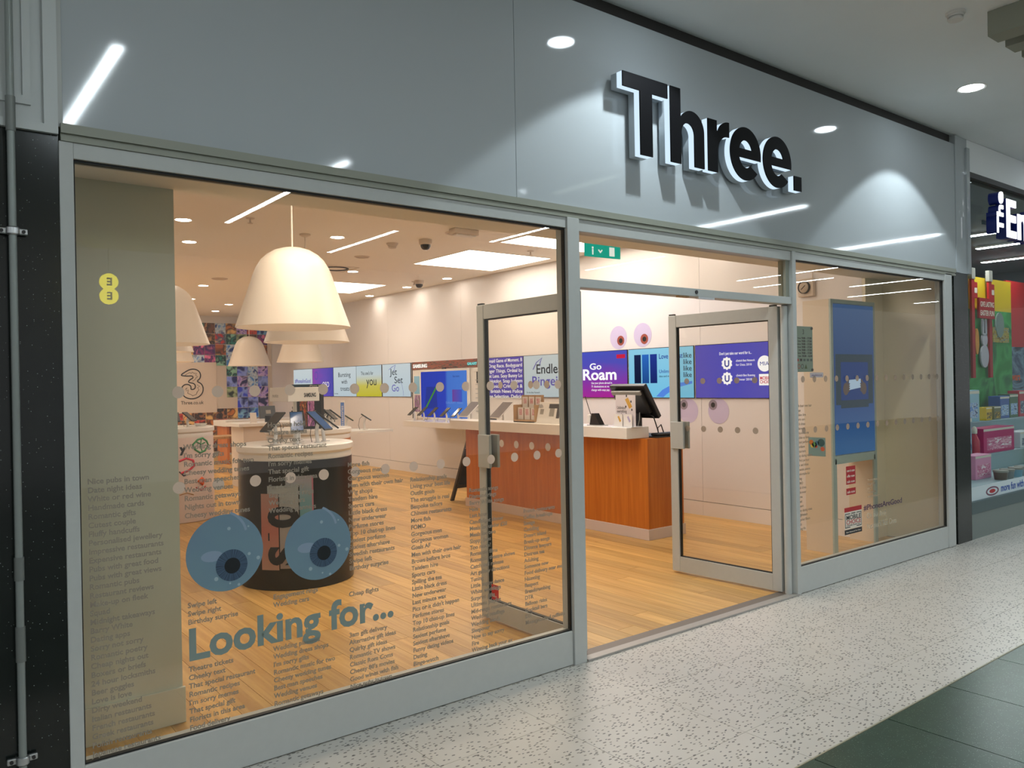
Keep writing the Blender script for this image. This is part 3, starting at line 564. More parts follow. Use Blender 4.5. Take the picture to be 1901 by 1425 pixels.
# ================================================================== SHOP INTERIOR
# ---- ceiling fixtures
for k,(x0,x1,y0,y1,lab) in enumerate(((5.72,7.08,4.88,6.25,'square white light panel in the shop ceiling nearest the screens wall middle'),(5.24,6.58,8.5,9.86,'square white light panel in the shop ceiling furthest from the window'),(5.72,7.08,2.92,4.27,'square white light panel in the shop ceiling above the wooden counter'),(1.75,3.1,1.3,2.65,'unseen light panel added to brighten the front, behind the left window bulkhead'),(3.75,5.1,1.3,2.65,'unseen light panel added to brighten the front, behind the doorway bulkhead'),(1.2,2.55,8.8,10.15,'unseen light panel added to brighten the back, far left of the shop ceiling'),(2.6,3.9,12.6,13.9,'unseen light panel added to brighten the back, nearest the photo collage'),(.9,2.25,11.0,12.35,'unseen light panel added to brighten the back, deep left corner of the ceiling'),(.9,2.25,13.4,14.75,'unseen light panel added to brighten the back, deepest left corner of the ceiling'))):  # panels after the wooden counter's are unseen, added to brighten the shop
    t = thing('ceiling_light_panel', lab, 'ceiling light', ((x0+x1)/2,(y0+y1)/2,3.22), group='square light panels of the shop ceiling')
    w_ = (x1-x0)/2; h_ = (y1-y0)/2
    boxes('frame', [((-w_,-h_,-.006),(-w_+.015,h_,0)),((w_-.015,-h_,-.006),(w_,h_,0)),((-w_+.015,-h_,-.006),(w_-.015,-h_+.015,0)),((-w_+.015,h_-.015,-.006),(w_-.015,h_,0))], M_white, t)
    box('diffuser', (-w_+.015,-h_+.015,-.005), (w_-.015,h_-.015,-.001), emis('panel_light', C_SHOP, E_PANEL), t)
dls = [(2.32,4.94),(2.72,6.14),(4.05,10.02),(5.38,12.78),(4.0,5.0),(5.38,7.37),(7.02,8.61),(7.09,10.09),(7.0,7.33),(4.45,12.1),(6.95,2.3),(5.3,2.0),(3.4,2.9),(6.2,1.5),(6.6,13.2),(5.6,14.3),(4.4,14.2)]  # after the three by the screens wall, downlights are added to brighten the shop
DLAB = ['round shop downlight highest beside the grey pier','round shop downlight second highest beside the grey pier','round shop downlight left of the near lamp, above the far speaker','round shop downlight low at left, just above the collage','round shop downlight right of the near lamp cord','round shop downlight touching the dark ring of the hatch','round shop downlight by the screens wall, middle of three','round shop downlight by the screens wall, furthest of three','round shop downlight by the screens wall, nearest of three','downlight added to brighten the back, furthest left above the collage','unseen downlight added to brighten the front, over the till end of the wooden counter','unseen downlight added to brighten the front, just inside the doorway','unseen downlight added to brighten the front, before the near lamp','unseen downlight added to brighten the front, above the open right door leaf','far downlight added to brighten the back, near the back right corner','far downlight added to brighten the back, right of the tan lamp','far downlight added to brighten the back, above the logo panel']
for k,(x,y) in enumerate(dls):
    downlight('shop_downlight', x, y, 3.22, .072, DLAB[k], 'shop ceiling downlights', E_SHOPDL, C_SHOP)
M_cream = mat('cream_plastic', S(214,200,186), .45)
def sprinkler(x, y, lab):
    t = thing('sprinkler_head', lab, 'sprinkler', (x,y,3.22), group='sprinklers of the shop ceiling')
    lathe('rose', [(0,0),(.045,0),(.04,-.008),(0,-.01)], M_cream, t, 20); cyl('stem', .01, -.05, -.01, M_cream, t, 10); cyl('deflector', .026, -.056, -.05, M_cream, t, 14)
sprinkler(2.83,4.5,'small sprinkler head left of the hanging lamp cord'); sprinkler(6.46,4.58,'small sprinkler head between the two right light panels'); sprinkler(6.74,7.9,'small sprinkler head beside the far dome camera')
def dome(x, y, lab):
    t = thing('dome_camera', lab, 'camera', (x,y,3.22), group='ceiling dome cameras')
    lathe('housing', [(0,0),(.075,0),(.075,-.05),(.065,-.06),(0,-.06)], M_cream, t, 24); lathe('dome', [(.06,-.06),(.057,-.085),(.042,-.107),(.022,-.118),(0,-.12)], mat('smoked_dome', (.02,.015,.012), .08), t, 24)
dome(4.91,4.6,'black dome camera on the ceiling in the middle of the left window'); dome(6.74,7.75,'smaller far black dome camera near the screens wall')
def vent(x, y, r, lab, nm='ceiling_speaker'):
    t = thing(nm, lab, 'ceiling vent', (x,y,3.22), group='round ceiling vents'); lathe('rim', [(r*.82,0),(r*.86,-.01),(r,-.004),(r,0)], M_cream, t, 28, close=True); cyl('grille', r*.82, -.006, -.002, mat('grille', S(196,182,168), .7), t, 28)
vent(4.86,6.07,.1,'round flush ceiling speaker behind the nearer dome camera'); vent(4.98,4.06,.13,'round flush ceiling speaker nearest the window'); vent(4.0,9.05,.12,'round flush ceiling speaker far left')
t = thing('smoke_detector', 'cream smoke detector left of the near dome camera', 'smoke detector', (4.7,5.0,3.22)); lathe('base', [(0,0),(.07,0),(.065,-.02),(0,-.02)], M_cream, t, 24); lathe('sensing_head', [(.055,-.02),(.055,-.035),(.045,-.035),(.045,-.05),(.05,-.05),(.04,-.062),(0,-.065)], M_cream, t, 24)
t = thing('emergency_light', 'flat cream emergency light box on the ceiling near the window', 'light', (4.94,3.86,3.22)); box('housing', (-.16,-.06,-.06), (.16,.06,0), M_cream, t, .01); box('lens', (-.13,-.04,-.075), (.13,.04,-.06), M_white, t, .005)
t = thing('ceiling_hatch', 'square access hatch with an open dark ring behind the lamp', 'hatch', (5.02,7.2,3.22)); boxes('frame', [((-.25,-.25,-.006),(.25,-.235,0)),((-.25,.235,-.006),(.25,.25,0)),((-.25,-.235,-.006),(-.235,.235,0)),((.235,-.235,-.006),(.25,.235,0))], M_cream, t); lathe('ring', [(.16,-.012),(.19,-.012),(.19,0),(.16,0)], M_dark, t, 28, close=True)
ex = thing('exit_sign', 'green exit sign hanging behind the fanlight above the doorway', 'sign', (5.44,2.5,2.79), (0,0,math.radians(-3)))
box('sign_plate', (0,-.006,0), (.47,.006,.13), emis('exit_teal', S(20,170,150), .9), ex); box('lamp_housing', (-.01,-.03,.13), (.48,.03,.2), M_white, ex, .006)
for s in (.06,.4): cyl('hanger', .006, .2, .48, M_cream, ex, 8, (s,0,0))
M_exw = emis('exit_white', (.9,1,.97), .9)
shape2d('arrow', [[(0,0),(.03,.03),(.02,.04),(0,.02),(-.02,.04),(-.03,.03)]], .001, M_exw, ex, (.2,-.0068,.04), FAC); shape2d('doorway', [[(0,0),(.07,0),(.07,.09),(0,.09)]], .001, M_exw, ex, (.32,-.0068,.02), FAC); shape2d('figure', [ell(0,.07,.012,.012)+[], [(-.008,0),(.008,0),(.01,.055),(-.01,.055)]], .001, M_exw, ex, (.1,-.0068,.02), FAC)
# ---- pendant lamps
def pendant(x, y, lab):
    t = thing('pendant_lamp', lab, 'lamp', (x,y,2.035), group='large white bell pendant lamps')
    pr = [(.457,0),(.415,.12),(.365,.27),(.31,.435),(.288,.487),(.252,.547),(.205,.592),(.145,.628),(.08,.648),(.02,.656)]
    lathe('lamp_shade', pr + [(.016,.648)] + [(r-.012,z-.008) for r,z in reversed(pr[1:-1])] + [(.447,0)], M_lamp, t, 64, close=True)
    cyl('cord', .007, .655, 1.185, M_lamp, t, 8); lathe('ceiling_rose', [(0,1.185),(.06,1.185),(.06,1.17),(.02,1.15),(0,1.15)], M_lamp, t, 24)
    lathe('bulb', [(0,.36),(.03,.37),(.05,.41),(.045,.45),(.02,.5),(.02,.6),(0,.6)], emis('bulb', C_SHOP, 34), t, 16)
    return t
pendant(2.62,2.98,'nearest large white bell lamp above the black round counter')
pendant(3.62,5.01,'white bell lamp partly hidden directly behind the nearest one')
pendant(6.41,11.72,'far pale bell lamp right of the collage, below the near lamps')
pendant(6.32,14.29,'tan looking bell lamp in front of the photo collage')
pendant(2.36,5.84,'white bell lamp half hidden behind the grey pier')
pendant(2.74,7.73,'white bell lamp edge just under the one by the grey pier')
pendant(3.91,11.72,'furthest left bell lamp, lowest at the edge of the grey pier')
# ---- screens on the right wall
def wall_screen(y, lab, m, lines=(), w_=1.026, z=1.335, h_=.606):
    t = thing('wall_screen', lab, 'screen', (7.284,y,z), WALLR, group='row of wall screens')
    box('bezel', (0,0,-.015), (w_,h_,-.002), M_black, t); box('display', (.007,.007,-.002), (w_-.007,h_-.007,.001), m, t)
    for s,x,yy,size,mm,kw in lines: text('lettering', s, size, mm, t, (x,yy,.0016), **kw)
    return t
I_blk = emis('screen_ink', S(24,30,48), .6); I_wht = emis('screen_white', (1,1,1), 1.0); I_vio = emis('screen_violet', S(92,78,190), .9); I_blu = emis('screen_blue', S(40,50,150), .9); I_red = emis('screen_red', S(210,40,70), .9)
LB = [(0,(196,218,238)),(1,(214,230,244))]
mw = lambda n: screen_mat('disp_pale_%s' % n, LB, 1)
wall_screen(14.17,'far left pale screen reading PhonesAreGood', mw('a'), [('#PhonesAreGood',.08,.3,.13,I_vio,dict(width=.85,bold=.01)),('On the Best',.1,.12,.09,I_vio,dict(width=.6)),('Network For Data',.1,.03,.09,I_vio,dict(width=.6))])
t = wall_screen(13.14,'far purple screen with ring swirls', screen_mat('disp_purple', [(0,(150,70,190)),(.5,(110,80,200)),(1,(70,70,190))], 0, blob=.5), [('OSO',.5,.2,.16,I_wht,dict())])
for cx,cy,r in ((.2,.45,.09),(.85,.2,.12),(.8,.5,.06)): shape2d('ring', [ell(cx,cy,r,r),ell(cx,cy,r*.75,r*.75)], .0006, I_vio, t, (0,0,.0014))
wall_screen(12.1,'pale screen reading Bursting with treats', mw('b'), [('Bursting',.22,.4,.13,I_blk,dict(width=.55)),('with',.37,.26,.13,I_blk,dict(width=.26)),('treats',.32,.12,.13,I_blk,dict(width=.4)),('On the Best',.04,.05,.035,I_blk,dict())])
t = wall_screen(11.07,'pale screen fading to yellow reading This ones for you', screen_mat('disp_yellow', [(.0,(206,200,40)),(.35,(214,206,90)),(.7,(206,224,236)),(1,(200,222,240))], 1), [("This one's for",.2,.42,.1,I_blk,dict(width=.5)),('you',.42,.22,.24,I_blk,dict(width=.4))])
t = wall_screen(10.01,'pale screen reading Jet Set Go with a fin outline', mw('c'), [('Jet',.3,.4,.17,I_blk,dict(width=.26)),('Set',.44,.25,.17,I_blk,dict(width=.3)),('Go',.34,.1,.18,I_vio,dict(width=.26))])
tube('fin_outline', [(.26,.5,.003),(.38,.55,.003),(.5,.58,.003),(.46,.52,.003),(.44,.47,.003)], .004, I_vio, t); tube('fin_outline', [(.62,.3,.003),(.72,.22,.003),(.76,.1,.003),(.77,.02,.003)], .002, I_vio, t)
t = wall_screen(6.825,'purple screen filled with white lines of show titles', screen_mat('disp_violet', [(0,(84,66,180)),(1,(96,76,196))], 1), [(s,.03,.53-.077*i,.074,I_wht,dict(width=.97,bold=.012)) for i,s in enumerate(('Handmaid Game of Moment. B','the Drag Race. Bodyguard','Stranger Things. Ordeal by','Velvet Lens. Sexy Bunny Lo','The Hotdog. Snap Judgem','Companion. Criminals &','The British News Police','Home Selection. Delicio'))])
t = wall_screen(5.79,'pale blue screen reading Endless Bingeing', mw('d'), [('Endless',.28,.34,.19,I_blk,dict(width=.62,bold=.012)),('Bingeing',.18,.17,.19,I_vio,dict(width=.78,bold=.012)),('On the Best Network',.06,.06,.035,I_blk,dict(width=.3))])
tube('fin_outline', [(.22,.4,.003),(.3,.5,.003),(.42,.56,.003),(.38,.5,.003),(.37,.46,.003)], .006, I_vio, t)
t = wall_screen(4.745,'blue to magenta screen reading Go Roam', screen_mat('disp_roam', [(0,(176,44,150)),(.35,(140,60,170)),(.7,(88,84,190)),(1,(80,88,196))], 1, blob=.45), [('Go',.34,.37,.115,I_wht,dict(width=.22,bold=.02)),('Roam',.2,.235,.2,I_wht,dict(width=.62,bold=.025)),('Use your phone abroad in',.37,.18,.04,I_wht,dict(width=.38)),('71 destinations at no extra',.37,.135,.04,I_wht,dict(width=.42)),('charge with easy pay.',.37,.09,.04,I_wht,dict(width=.34))])
box('red_tag', (.84,.5,.001), (.99,.55,.0018), I_red, t)
t = wall_screen(3.70,'cyan screen with three phones reading Love at first like', screen_mat('disp_cyan', [(0,(120,200,236)),(1,(150,214,240))], 1), [('Love at first',.5,.47,.085,I_blu,dict(width=.36,bold=.01)),('like',.87,.47,.085,I_blk,dict(width=.12,bold=.006)),('like',.87,.395,.085,I_blk,dict(width=.12,bold=.006)),('like',.87,.32,.085,I_blk,dict(width=.12,bold=.006)),('like',.87,.245,.085,I_blk,dict(width=.12,bold=.006)),('Unlimited',.5,.3,.06,I_blu,dict(width=.24)),('data and minutes',.5,.25,.035,I_blk,dict(width=.24))])
for x,c in ((.1,(30,40,80)),(.23,(50,110,200)),(.36,(40,60,150))): box('phone_picture', (x,.18,.001), (x+.11,.53,.0016), screen_mat('pic_%d' % int(x*100), [(0,tuple(int(v*.7) for v in c)),(1,c)], 1), t, 0)
shape2d('wave', [[(.45,.02),(.55,.1),(.72,.17),(1.0,.2),(1.0,.17),(.75,.12),(.6,.04),(.56,.01)]], .0006, emis('wave_blue', S(90,140,230), .9), t, (0,0,.0014))
t = wall_screen(2.655,'violet blue screen with two award badges', screen_mat('disp_award', [(0,(92,84,190)),(.5,(74,74,196)),(1,(84,80,190))], 0, blob=.3), [("Don't just take our word for it...",.34,.48,.045,I_wht,dict(width=.42,bold=.01)),('uSwitch Best Network',.56,.4,.035,I_wht,dict(width=.24)),('for Data 2018',.56,.355,.035,I_wht,dict(width=.2)),('uSwitch Best Roaming',.56,.24,.035,I_wht,dict(width=.24)),('Winner 2018',.56,.195,.035,I_wht,dict(width=.2)),('MIA',.86,.35,.06,I_blu,dict(width=.11)),('MOBILE',.86,.2,.05,I_red,dict(width=.14,bold=.02)),('CHOICE',.86,.16,.05,I_red,dict(width=.14,bold=.02))])
shape2d('badge', [ell(.92,.37,.085,.085)], .0004, I_wht, t, (0,0,.0010)); box('badge', (.85,.14,.001), (1.01,.26,.0013), I_wht, t)
for yy in (.385,.22): shape2d('badge', [[(.44+(.075 if i%2 else .062)*math.cos(i*math.pi/10), yy+(.075 if i%2 else .062)*math.sin(i*math.pi/10)) for i in range(20)]], .0004, I_wht, t, (0,0,.0010)); text('lettering', 'U', .1, I_blu, t, (.405,yy-.036,.0016), bold=.03)
# ---- brand bay and television under the header
bay = thing('brand_display_bay', 'dark framed phone brand bay with a lit header on the wall', 'display bay', (7.296,8.93,.958), WALLR)
box('backboard', (.012,0,0), (2.07,.985,.01), M_white, bay)
boxes('frame', [((-.003,0,.0),(.012,.985,.019)),((2.07,0,.0),(2.084,.985,.019))], M_dark, bay)
box('header_graphic', (.012,.85,.01), (2.07,.985,.018), photo('header_photo', [(50,38,30),(120,96,66),(176,56,34),(70,80,66),(40,34,30)], 9), bay)
text('lettering', 'SAMSUNG', .085, I_wht, bay, (.05,.885,.022), bold=.035, width=.46, depth=.003); text('lettering', 'GALAXY S', .06, emis('cyan_glow', S(120,230,235), 1.0), bay, (1.72,.89,.022), bold=.02, width=.31, depth=.003)
box('phone_poster', (.06,.43,.01), (.24,.74,.013), screen_mat('pic_lb', [(0,(150,190,200)),(1,(180,214,224))], 1, .7), bay); box('phone_poster', (.06,.12,.01), (.25,.41,.013), photo('pic_pp', [(190,186,180),(150,90,160),(120,116,112)], 3), bay)
for q in range(8): box('accessory_hook', (1.93,.15+.07*q,.01), (2.03,.165+.07*q,.019), M_steel, bay)
box('accessory_pack', (1.96,.6,.01), (2.04,.78,.019), M_dark, bay, .004); box('accessory_pack', (1.9,.78,.01), (1.99,.84,.019), M_white, bay, .004)
tv = thing('television', 'large white framed screen showing blue picture with green pen', 'television', (7.274,8.59,.96), WALLR)
box('frame', (0,0,0), (1.45,.84,.04), M_white, tv, .006); box('display', (.035,.035,.04), (1.415,.805,.043), screen_mat('disp_tv', [(.0,(26,54,196)),(.55,(28,60,204)),(.6,(64,120,230)),(1,(70,130,236))], 0), tv)
shape2d('pen_picture', [[(0,0),(.03,-.02),(.4,.36),(.38,.4)]], .0006, emis('pen_green', S(60,140,50), .9), tv, (.17,.2,.0434)); shape2d('tablet_picture', [[(.1,.18),(.5,.18),(.47,.55),(.16,.55)]], .0004, emis('tab_blue', S(20,44,160), .9), tv, (.05,0,.0432)); box('camera', (.68,.84,.01), (.78,.865,.03), M_black, tv)
box('phone_picture', (1.0,.3,.043), (1.28,.5,.0436), screen_mat('pic_tvp', [(0,(110,60,170)),(1,(50,90,220))], 0), tv); text('lettering', 'See more', .05, emis('tv_ink', S(30,60,150), .9), tv, (1.02,.7,.0436)); text('lettering', 'GALAXY  Note', .05, emis('tv_txt', S(110,150,240), .9), tv, (.8,.27,.0436), width=.5)
# ---- white wall shelf and its devices
sh = thing('wall_shelf', 'long thick white shelf under the phone brand bay', 'shelf', (6.7,5.55,.87)); box('slab', (0,0,0), (.594,2.72,.088), M_white, sh, .003)
def device(name, label, loc, rotz, w_=.075, l_=.15, tilt=42, post=.09, m=M_white, screen=None, group=None, cable=True, cat='phone', body=None):
    t = thing(name, label, cat, loc, (0,0,rotz), group=group)
    cyl('stand_base', .035, 0, .006, m, t, 16)
    tube('stand_post', [(0,.01,.004),(0,.02,post*.55),(0,.012,post*.85),(0,-.01,post*1.1)], .015, m, t, 8)
    e = empty('pivot', (0,-.01,post*1.1), (math.radians(tilt),0,0)); e.parent = t
    COLm = body or M_black
    b_ = box('handset', (-w_/2,-l_/2,-.004), (w_/2,l_/2,.009), COLm, None, .003); s_ = box('glass_screen', (-w_/2+.004,-l_/2+.008,.0088), (w_/2-.004,l_/2-.008,.0096), screen or M_gloss, None)
    mtx = Matrix.Translation((0,-.01,post*1.1)) @ Matrix.Rotation(math.radians(tilt),4,'X')
    bpy.data.objects.remove(e)
    for q in (b_,s_): q.data.transform(mtx)
    b_.parent = t; s_.parent = b_
    if cable: tube('security_cable', [(0,.03,post*1.25),(0,.07,post*1.0),(0,.085,post*.4),(0,.07,.004)], .0025, M_black, t, 4)
    return t
labs = ['leftmost dark phone on the white wall shelf','second dark phone from the left on the white wall shelf','third dark phone on the white wall shelf, in front of the blue screen','fourth dark phone on the white wall shelf, in front of the blue screen','fifth dark phone on the white wall shelf, left of the tablet']
for (y,lab) in zip((8.17,7.87,7.55,7.2,6.88), labs): device('display_phone', lab, (6.84,y,.958), -math.pi/2, .09, .2, tilt=40, post=.14, group='phones on the wall shelf')
M_alub = mat('tablet_white', S(220,216,212), .35); M_tabs = mat('tablet_screen', S(84,74,74), .35)
device('display_tablet', 'white tablet on a stand at the right end of the blue television', (6.82,6.5,.958), -math.pi/2, .24, .34, 40, .19, M_white, M_tabs, 'tablets on the wall shelf', False, 'tablet', M_alub)
device('display_tablet', 'white tablet on a stand seen through the open left door leaf', (6.82,5.72,.958), -math.pi/2, .24, .34, 40, .19, M_white, M_tabs, 'tablets on the wall shelf', False, 'tablet', M_alub)
t = thing('desk_speaker', 'low dark rounded speaker beside the tablet on the shelf', 'speaker', (6.95,6.12,.958)); lathe('body', [(0,0),(.06,0),(.07,.03),(.06,.07),(.03,.085),(0,.087)], M_black, t, 24); lathe('ring', [(.066,.02),(.074,.024),(.066,.03)], M_dark, t, 24, close=True)
# ---- wooden service counter
ct = thing('service_counter', 'long cherry wood service counter on a pale plinth beside the doorway', 'counter', (0,0,0))
box('wood_front', (5.78,2.03,.104), (6.30,5.12,.984), M_cherry, ct, .002)
box('plinth', (5.765,2.015,0), (6.31,5.13,.105), mat('plinth', S(208,190,180), .4), ct, .003)
ctop = thing('counter_top', 'thick white top slab on the front of the wooden counter', 'counter top', (0,0,0)); box('slab', (5.59,2.12,.986), (5.905,5.2,1.096), M_white, ctop, .004)
box('staff_top', (5.91,2.03,.984), (6.30,5.12,.999), M_black, ct, .002)
# brochure rack
br = thing('brochure_rack', 'tan wooden brochure rack with two rows of leaflets on the counter', 'rack', (5.72,4.05,1.096), WALLR)
boxes('rack_body', [((0,0,-.14),(.39,.31,-.128)),((0,0,-.14),(.39,.012,.0)),((0,0,-.14),(.012,.2,.0)),((.378,0,-.14),(.39,.2,.0)),((0,.0,-.07),(.39,.15,-.062)),((.012,.0,-.012),(.378,.03,.0))], M_tan, br)
text('lettering', 'sim', .06, M_ink, br, (.27,.24,-.127), bold=.01)
M_leaf = mat('leaflet', S(226,220,214), .5); M_leafp = photo('leaf_print', [(226,220,214),(200,90,110),(226,214,206)], 4)
for r_ in range(2):
    for c_ in range(3):
        l_ = box('leaflet', (.03+.118*c_,.03+.13*r_,-.05-.07*r_), (.125+.118*c_,.17+.12*r_,-.046-.07*r_), M_leaf, br); box('leaflet_picture', (.05+.118*c_,.08+.13*r_,-.046-.07*r_), (.105+.118*c_,.15+.12*r_,-.0455-.07*r_), M_leafp, l_)
wc = thing('poster_stand', 'white acrylic poster stand with greyscale pictures on the counter', 'display stand', (5.70,3.63,1.096), WALLR)
box('base', (.0,0,-.12), (.43,.008,.02), M_white, wc); box('card', (.02,.006,-.0), (.43,.24,.006), M_white, wc, .003, rot=(math.radians(-14),0,0))
for (a,b,c,d,m) in ((.06,.1,.12,.16,M_vinyl),(.2,.17,.4,.22,M_dark),(.22,.08,.3,.17,M_vinyl),(.34,.06,.39,.17,M_dark)): box('print', (a,b,.006), (c,d,.0068), m, wc, rot=(math.radians(-14),0,0))
text('lettering', '38h', .06, M_ink, wc, (.06,.17,.0075), (math.radians(-14),0,0)); text('lettering', '9', .05, M_ink, wc, (.4,.12,.0075), (math.radians(-14),0,0))
ctm = thing('card_terminal', 'black card payment terminal on its wedge stand on the counter', 'card terminal', (5.74,2.76,1.096))
box('foot', (-.05,-.18,0), (.06,.02,.008), M_steel, ctm, .002); bm = bmesh.new(); vs = [bm.verts.new(v) for v in ((-.03,0,.008),(-.03,-.15,.008),(-.03,-.07,.125),(-.03,-.03,.125),(.04,0,.008),(.04,-.15,.008),(.04,-.07,.125),(.04,-.03,.125))]
for q in ((0,1,2,3),(7,6,5,4),(0,4,5,1),(1,5,6,2),(2,6,7,3),(3,7,4,0)): bm.faces.new([vs[i] for i in q])
bmesh.ops.recalc_face_normals(bm, faces=bm.faces); bmesh_obj(bm, 'wedge_body', M_black, ctm); tube('aerial', [(0,0,.09),(0,.05,.2),(0,.09,.3)], .004, M_black, ctm, 6); box('handset', (-.035,-.01,.03), (.035,.03,.11), M_white, ctm, .006)
un = thing('leaflet_stand', 'clear leaflet stand reading Unlimited everything on the counter corner', 'display stand', (5.70,2.375,1.096), WALLR)
M_card = mat('card_print', S(214,206,208), .5); box('card', (0,.005,-.012), (.265,.315,-.006), M_card, un); box('foot', (-.005,0,-.1), (.27,.006,.05), mat('acrylic', S(226,226,228), .15), un)
text('lettering', 'Unlimited', .045, M_ink, un, (.018,.175,-.0055), width=.115); text('lettering', 'everything', .045, M_ink, un, (.018,.14,-.0055), width=.13); text('lettering', 'sim only', .022, M_ink, un, (.018,.112,-.0055))
M_gold = mat('gold_print', S(206,160,70), .5)
shape2d('phone_picture', [[(.13,.27),(.17,.29),(.225,.2),(.185,.18)]], .0006, M_gold, un, (0,0,-.0053))
for a in ((.15,.305),(.21,.25),(.14,.2),(.22,.17)): shape2d('print_mark', [ell(a[0],a[1],.008,.012,0,360,12)], .0006, M_ink, un, (0,0,-.0053))
for q in range(2):
    l_ = box('leaflet', (-.004+.128*q,.004,.012), (.112+.128*q,.125,.016), M_leaf, un); shape2d('phone_picture', [[(.045+.128*q,.1),(.065+.128*q,.11),(.095+.128*q,.06),(.075+.128*q,.045)]], .0006, [M_gold, mat('lilac_print', S(170,160,190), .5)][q], l_, (0,0,.0164))
ti = thing('till_monitor', 'black tilted till monitor on the wooden counter seen from behind', 'monitor', (6.08,2.46,1.0))
box('panel', (-.025,-.24,-.2), (.025,.25,.2), M_black, ti, .008, (.0,0,.34), (0,math.radians(-33),0)); box('rear_case', (-.075,-.2,-.12), (-.02,.2,.16), M_black, ti, .015, (.0,0,.34), (0,math.radians(-33),0)); box('grey_strip', (-.078,-.2,.12), (-.055,.2,.165), M_vinyl, ti, .004, (.0,0,.34), (0,math.radians(-33),0))
cyl('neck', .045, .01, .26, M_black, ti, 20, (.03,0,0)); cyl('foot', .11, 0, .014, M_black, ti, 28, (.03,0,0)); tube('cable', [(.03,-.09,.22),(.05,-.2,.18),(.06,-.24,.06),(.1,-.22,.008)], .006, M_black, ti, 6); tube('cable', [(.0,-.06,.24),(-.05,-.1,.15),(-.03,-.05,.06),(.02,-.1,.02)], .005, M_vinyl, ti, 6)
hb = thing('bag', 'flat black bag lying on the end of the staff side of the counter', 'bag', (6.12,2.035,1.0)); box('body', (-.18,.0,0), (.17,.10,.03), M_black, hb, .014); tube('strap', [(-.14,.03,.03),(-.16,.02,.08),(-.1,.03,.11),(-.04,.05,.03)], .006, M_black, hb, 6)
# A-board leaning by the counter
ab = thing('chalkboard', 'dark wooden framed chalkboard leaning behind the counter end', 'chalkboard', (5.86,5.62,0), (math.radians(26),0,0))
boxes('frame', [((0,-.02,0),(.045,.012,1.06)),((.36,-.02,0),(.405,.012,1.06)),((.045,-.02,1.0),(.36,.012,1.05)),((.045,-.02,.2),(.36,.012,.25))], M_dwood, ab); box('board', (.045,-.008,.25), (.36,.002,1.0), M_ink, ab); box('hinge', (-.004,-.022,.8), (.41,-.018,.812), M_steel, ab)
# ---- round counters
def round_counter(name, label, loc, body, R=.452, drum=True):
    t = thing(name, label, 'counter', loc)
    lathe('drum', [(0,.0),(R-.01,0),(R-.004,.005),(R-.004,.985),(0,.985)], body, t, 72)
    lathe('rim', [(0,.985),(R-.01,.985),(R-.006,1.01),(R-.012,1.03),(R,1.04),(R+.008,1.05),(R+.008,1.09),(R,1.098),(0,1.098)], M_white, t, 72)
    return t
rc = round_counter('round_counter', 'black round display counter with white top behind the eye stickers', (2.61,2.965,0), mat('drum_black', (.014,.013,.012), .28))
# phone poster wrapped on the drum
def wrap(name, a0, a1, z0, z1, m, parent, R=.4495, n=10):
    bm = bmesh.new(); cols = []
    for i in range(n+1):
        a = math.radians(a0+(a1-a0)*i/n); cols.append([bm.verts.new((R*math.cos(a),R*math.sin(a),z)) for z in (z0,z1)])
    for A,B in zip(cols, cols[1:]): bm.faces.new((A[0],B[0],B[1],A[1]))
    bmesh.ops.solidify(bm, geom=bm.faces, thickness=.0012); bmesh.ops.recalc_face_normals(bm, faces=bm.faces)
    return bmesh_obj(bm, name, m, parent)
def grad_mat(name, stops, axis=2):
    m = bpy.data.materials.new(name); m.use_nodes = True; nt = m.node_tree; N = nt.nodes.new; L = nt.links.new; b = nt.nodes['Principled BSDF']
    tc = N('ShaderNodeTexCoord'); sp = N('ShaderNodeSeparateXYZ'); L(tc.outputs['Generated'], sp.inputs[0]); cr = N('ShaderNodeValToRGB'); L(sp.outputs[axis], cr.inputs[0])
    els = cr.color_ramp.elements
    while len(els) < len(stops): els.new(.5)
    for el,(p,c) in zip(els, stops): el.position = p; el.color = (*S(*c),1)
    L(cr.outputs[0], b.inputs['Base Color']); b.inputs['Roughness'].default_value = .45; return m
wrap('phone_print', 237, 262, .40, .87, grad_mat('print_cyan', [(0,(120,200,214)),(.6,(150,196,210)),(1,(206,196,206))]), rc, .4505)
wrap('phone_print_edge', 262, 263.5, .40, .87, mat('print_pink', S(226,150,170), .4), rc, .4505)
wrap('phone_print', 219, 249, .17, .80, grad_mat('print_white', [(0,(206,190,186)),(.6,(206,206,206)),(1,(196,206,210))]), rc, .4525); wrap('phone_print_edge', 249, 250.2, .17, .80, M_dark, rc, .4525)
wrap('phone_print', 212, 230, .16, .74, grad_mat('print_rose', [(0,(226,190,176)),(.5,(226,150,136)),(1,(214,176,166))]), rc, .4545); wrap('phone_print_edge', 230, 231, .16, .74, M_dark, rc, .4545)
def wraptext(s, a, z, size, parent, R=.456, bold=.05, roll_=True, m=M_ink):
    cu = bpy.data.curves.new('t','FONT'); cu.body = s; cu.size = size; cu.offset = bold*size; cu.extrude = .0004; cu.resolution_u = 4; o = conv(cu, 'lettering', m, parent)
    for v in o.data.vertices:
        x,y,z_ = v.co
        if roll_: x, y = -y, x        # text turned to read upwards
        th_ = math.radians(a)+x/R; v.co = ((R+z_)*math.cos(th_), (R+z_)*math.sin(th_), z+y)
    return o
wraptext('S10', 247, .2, .30, rc, .4565)
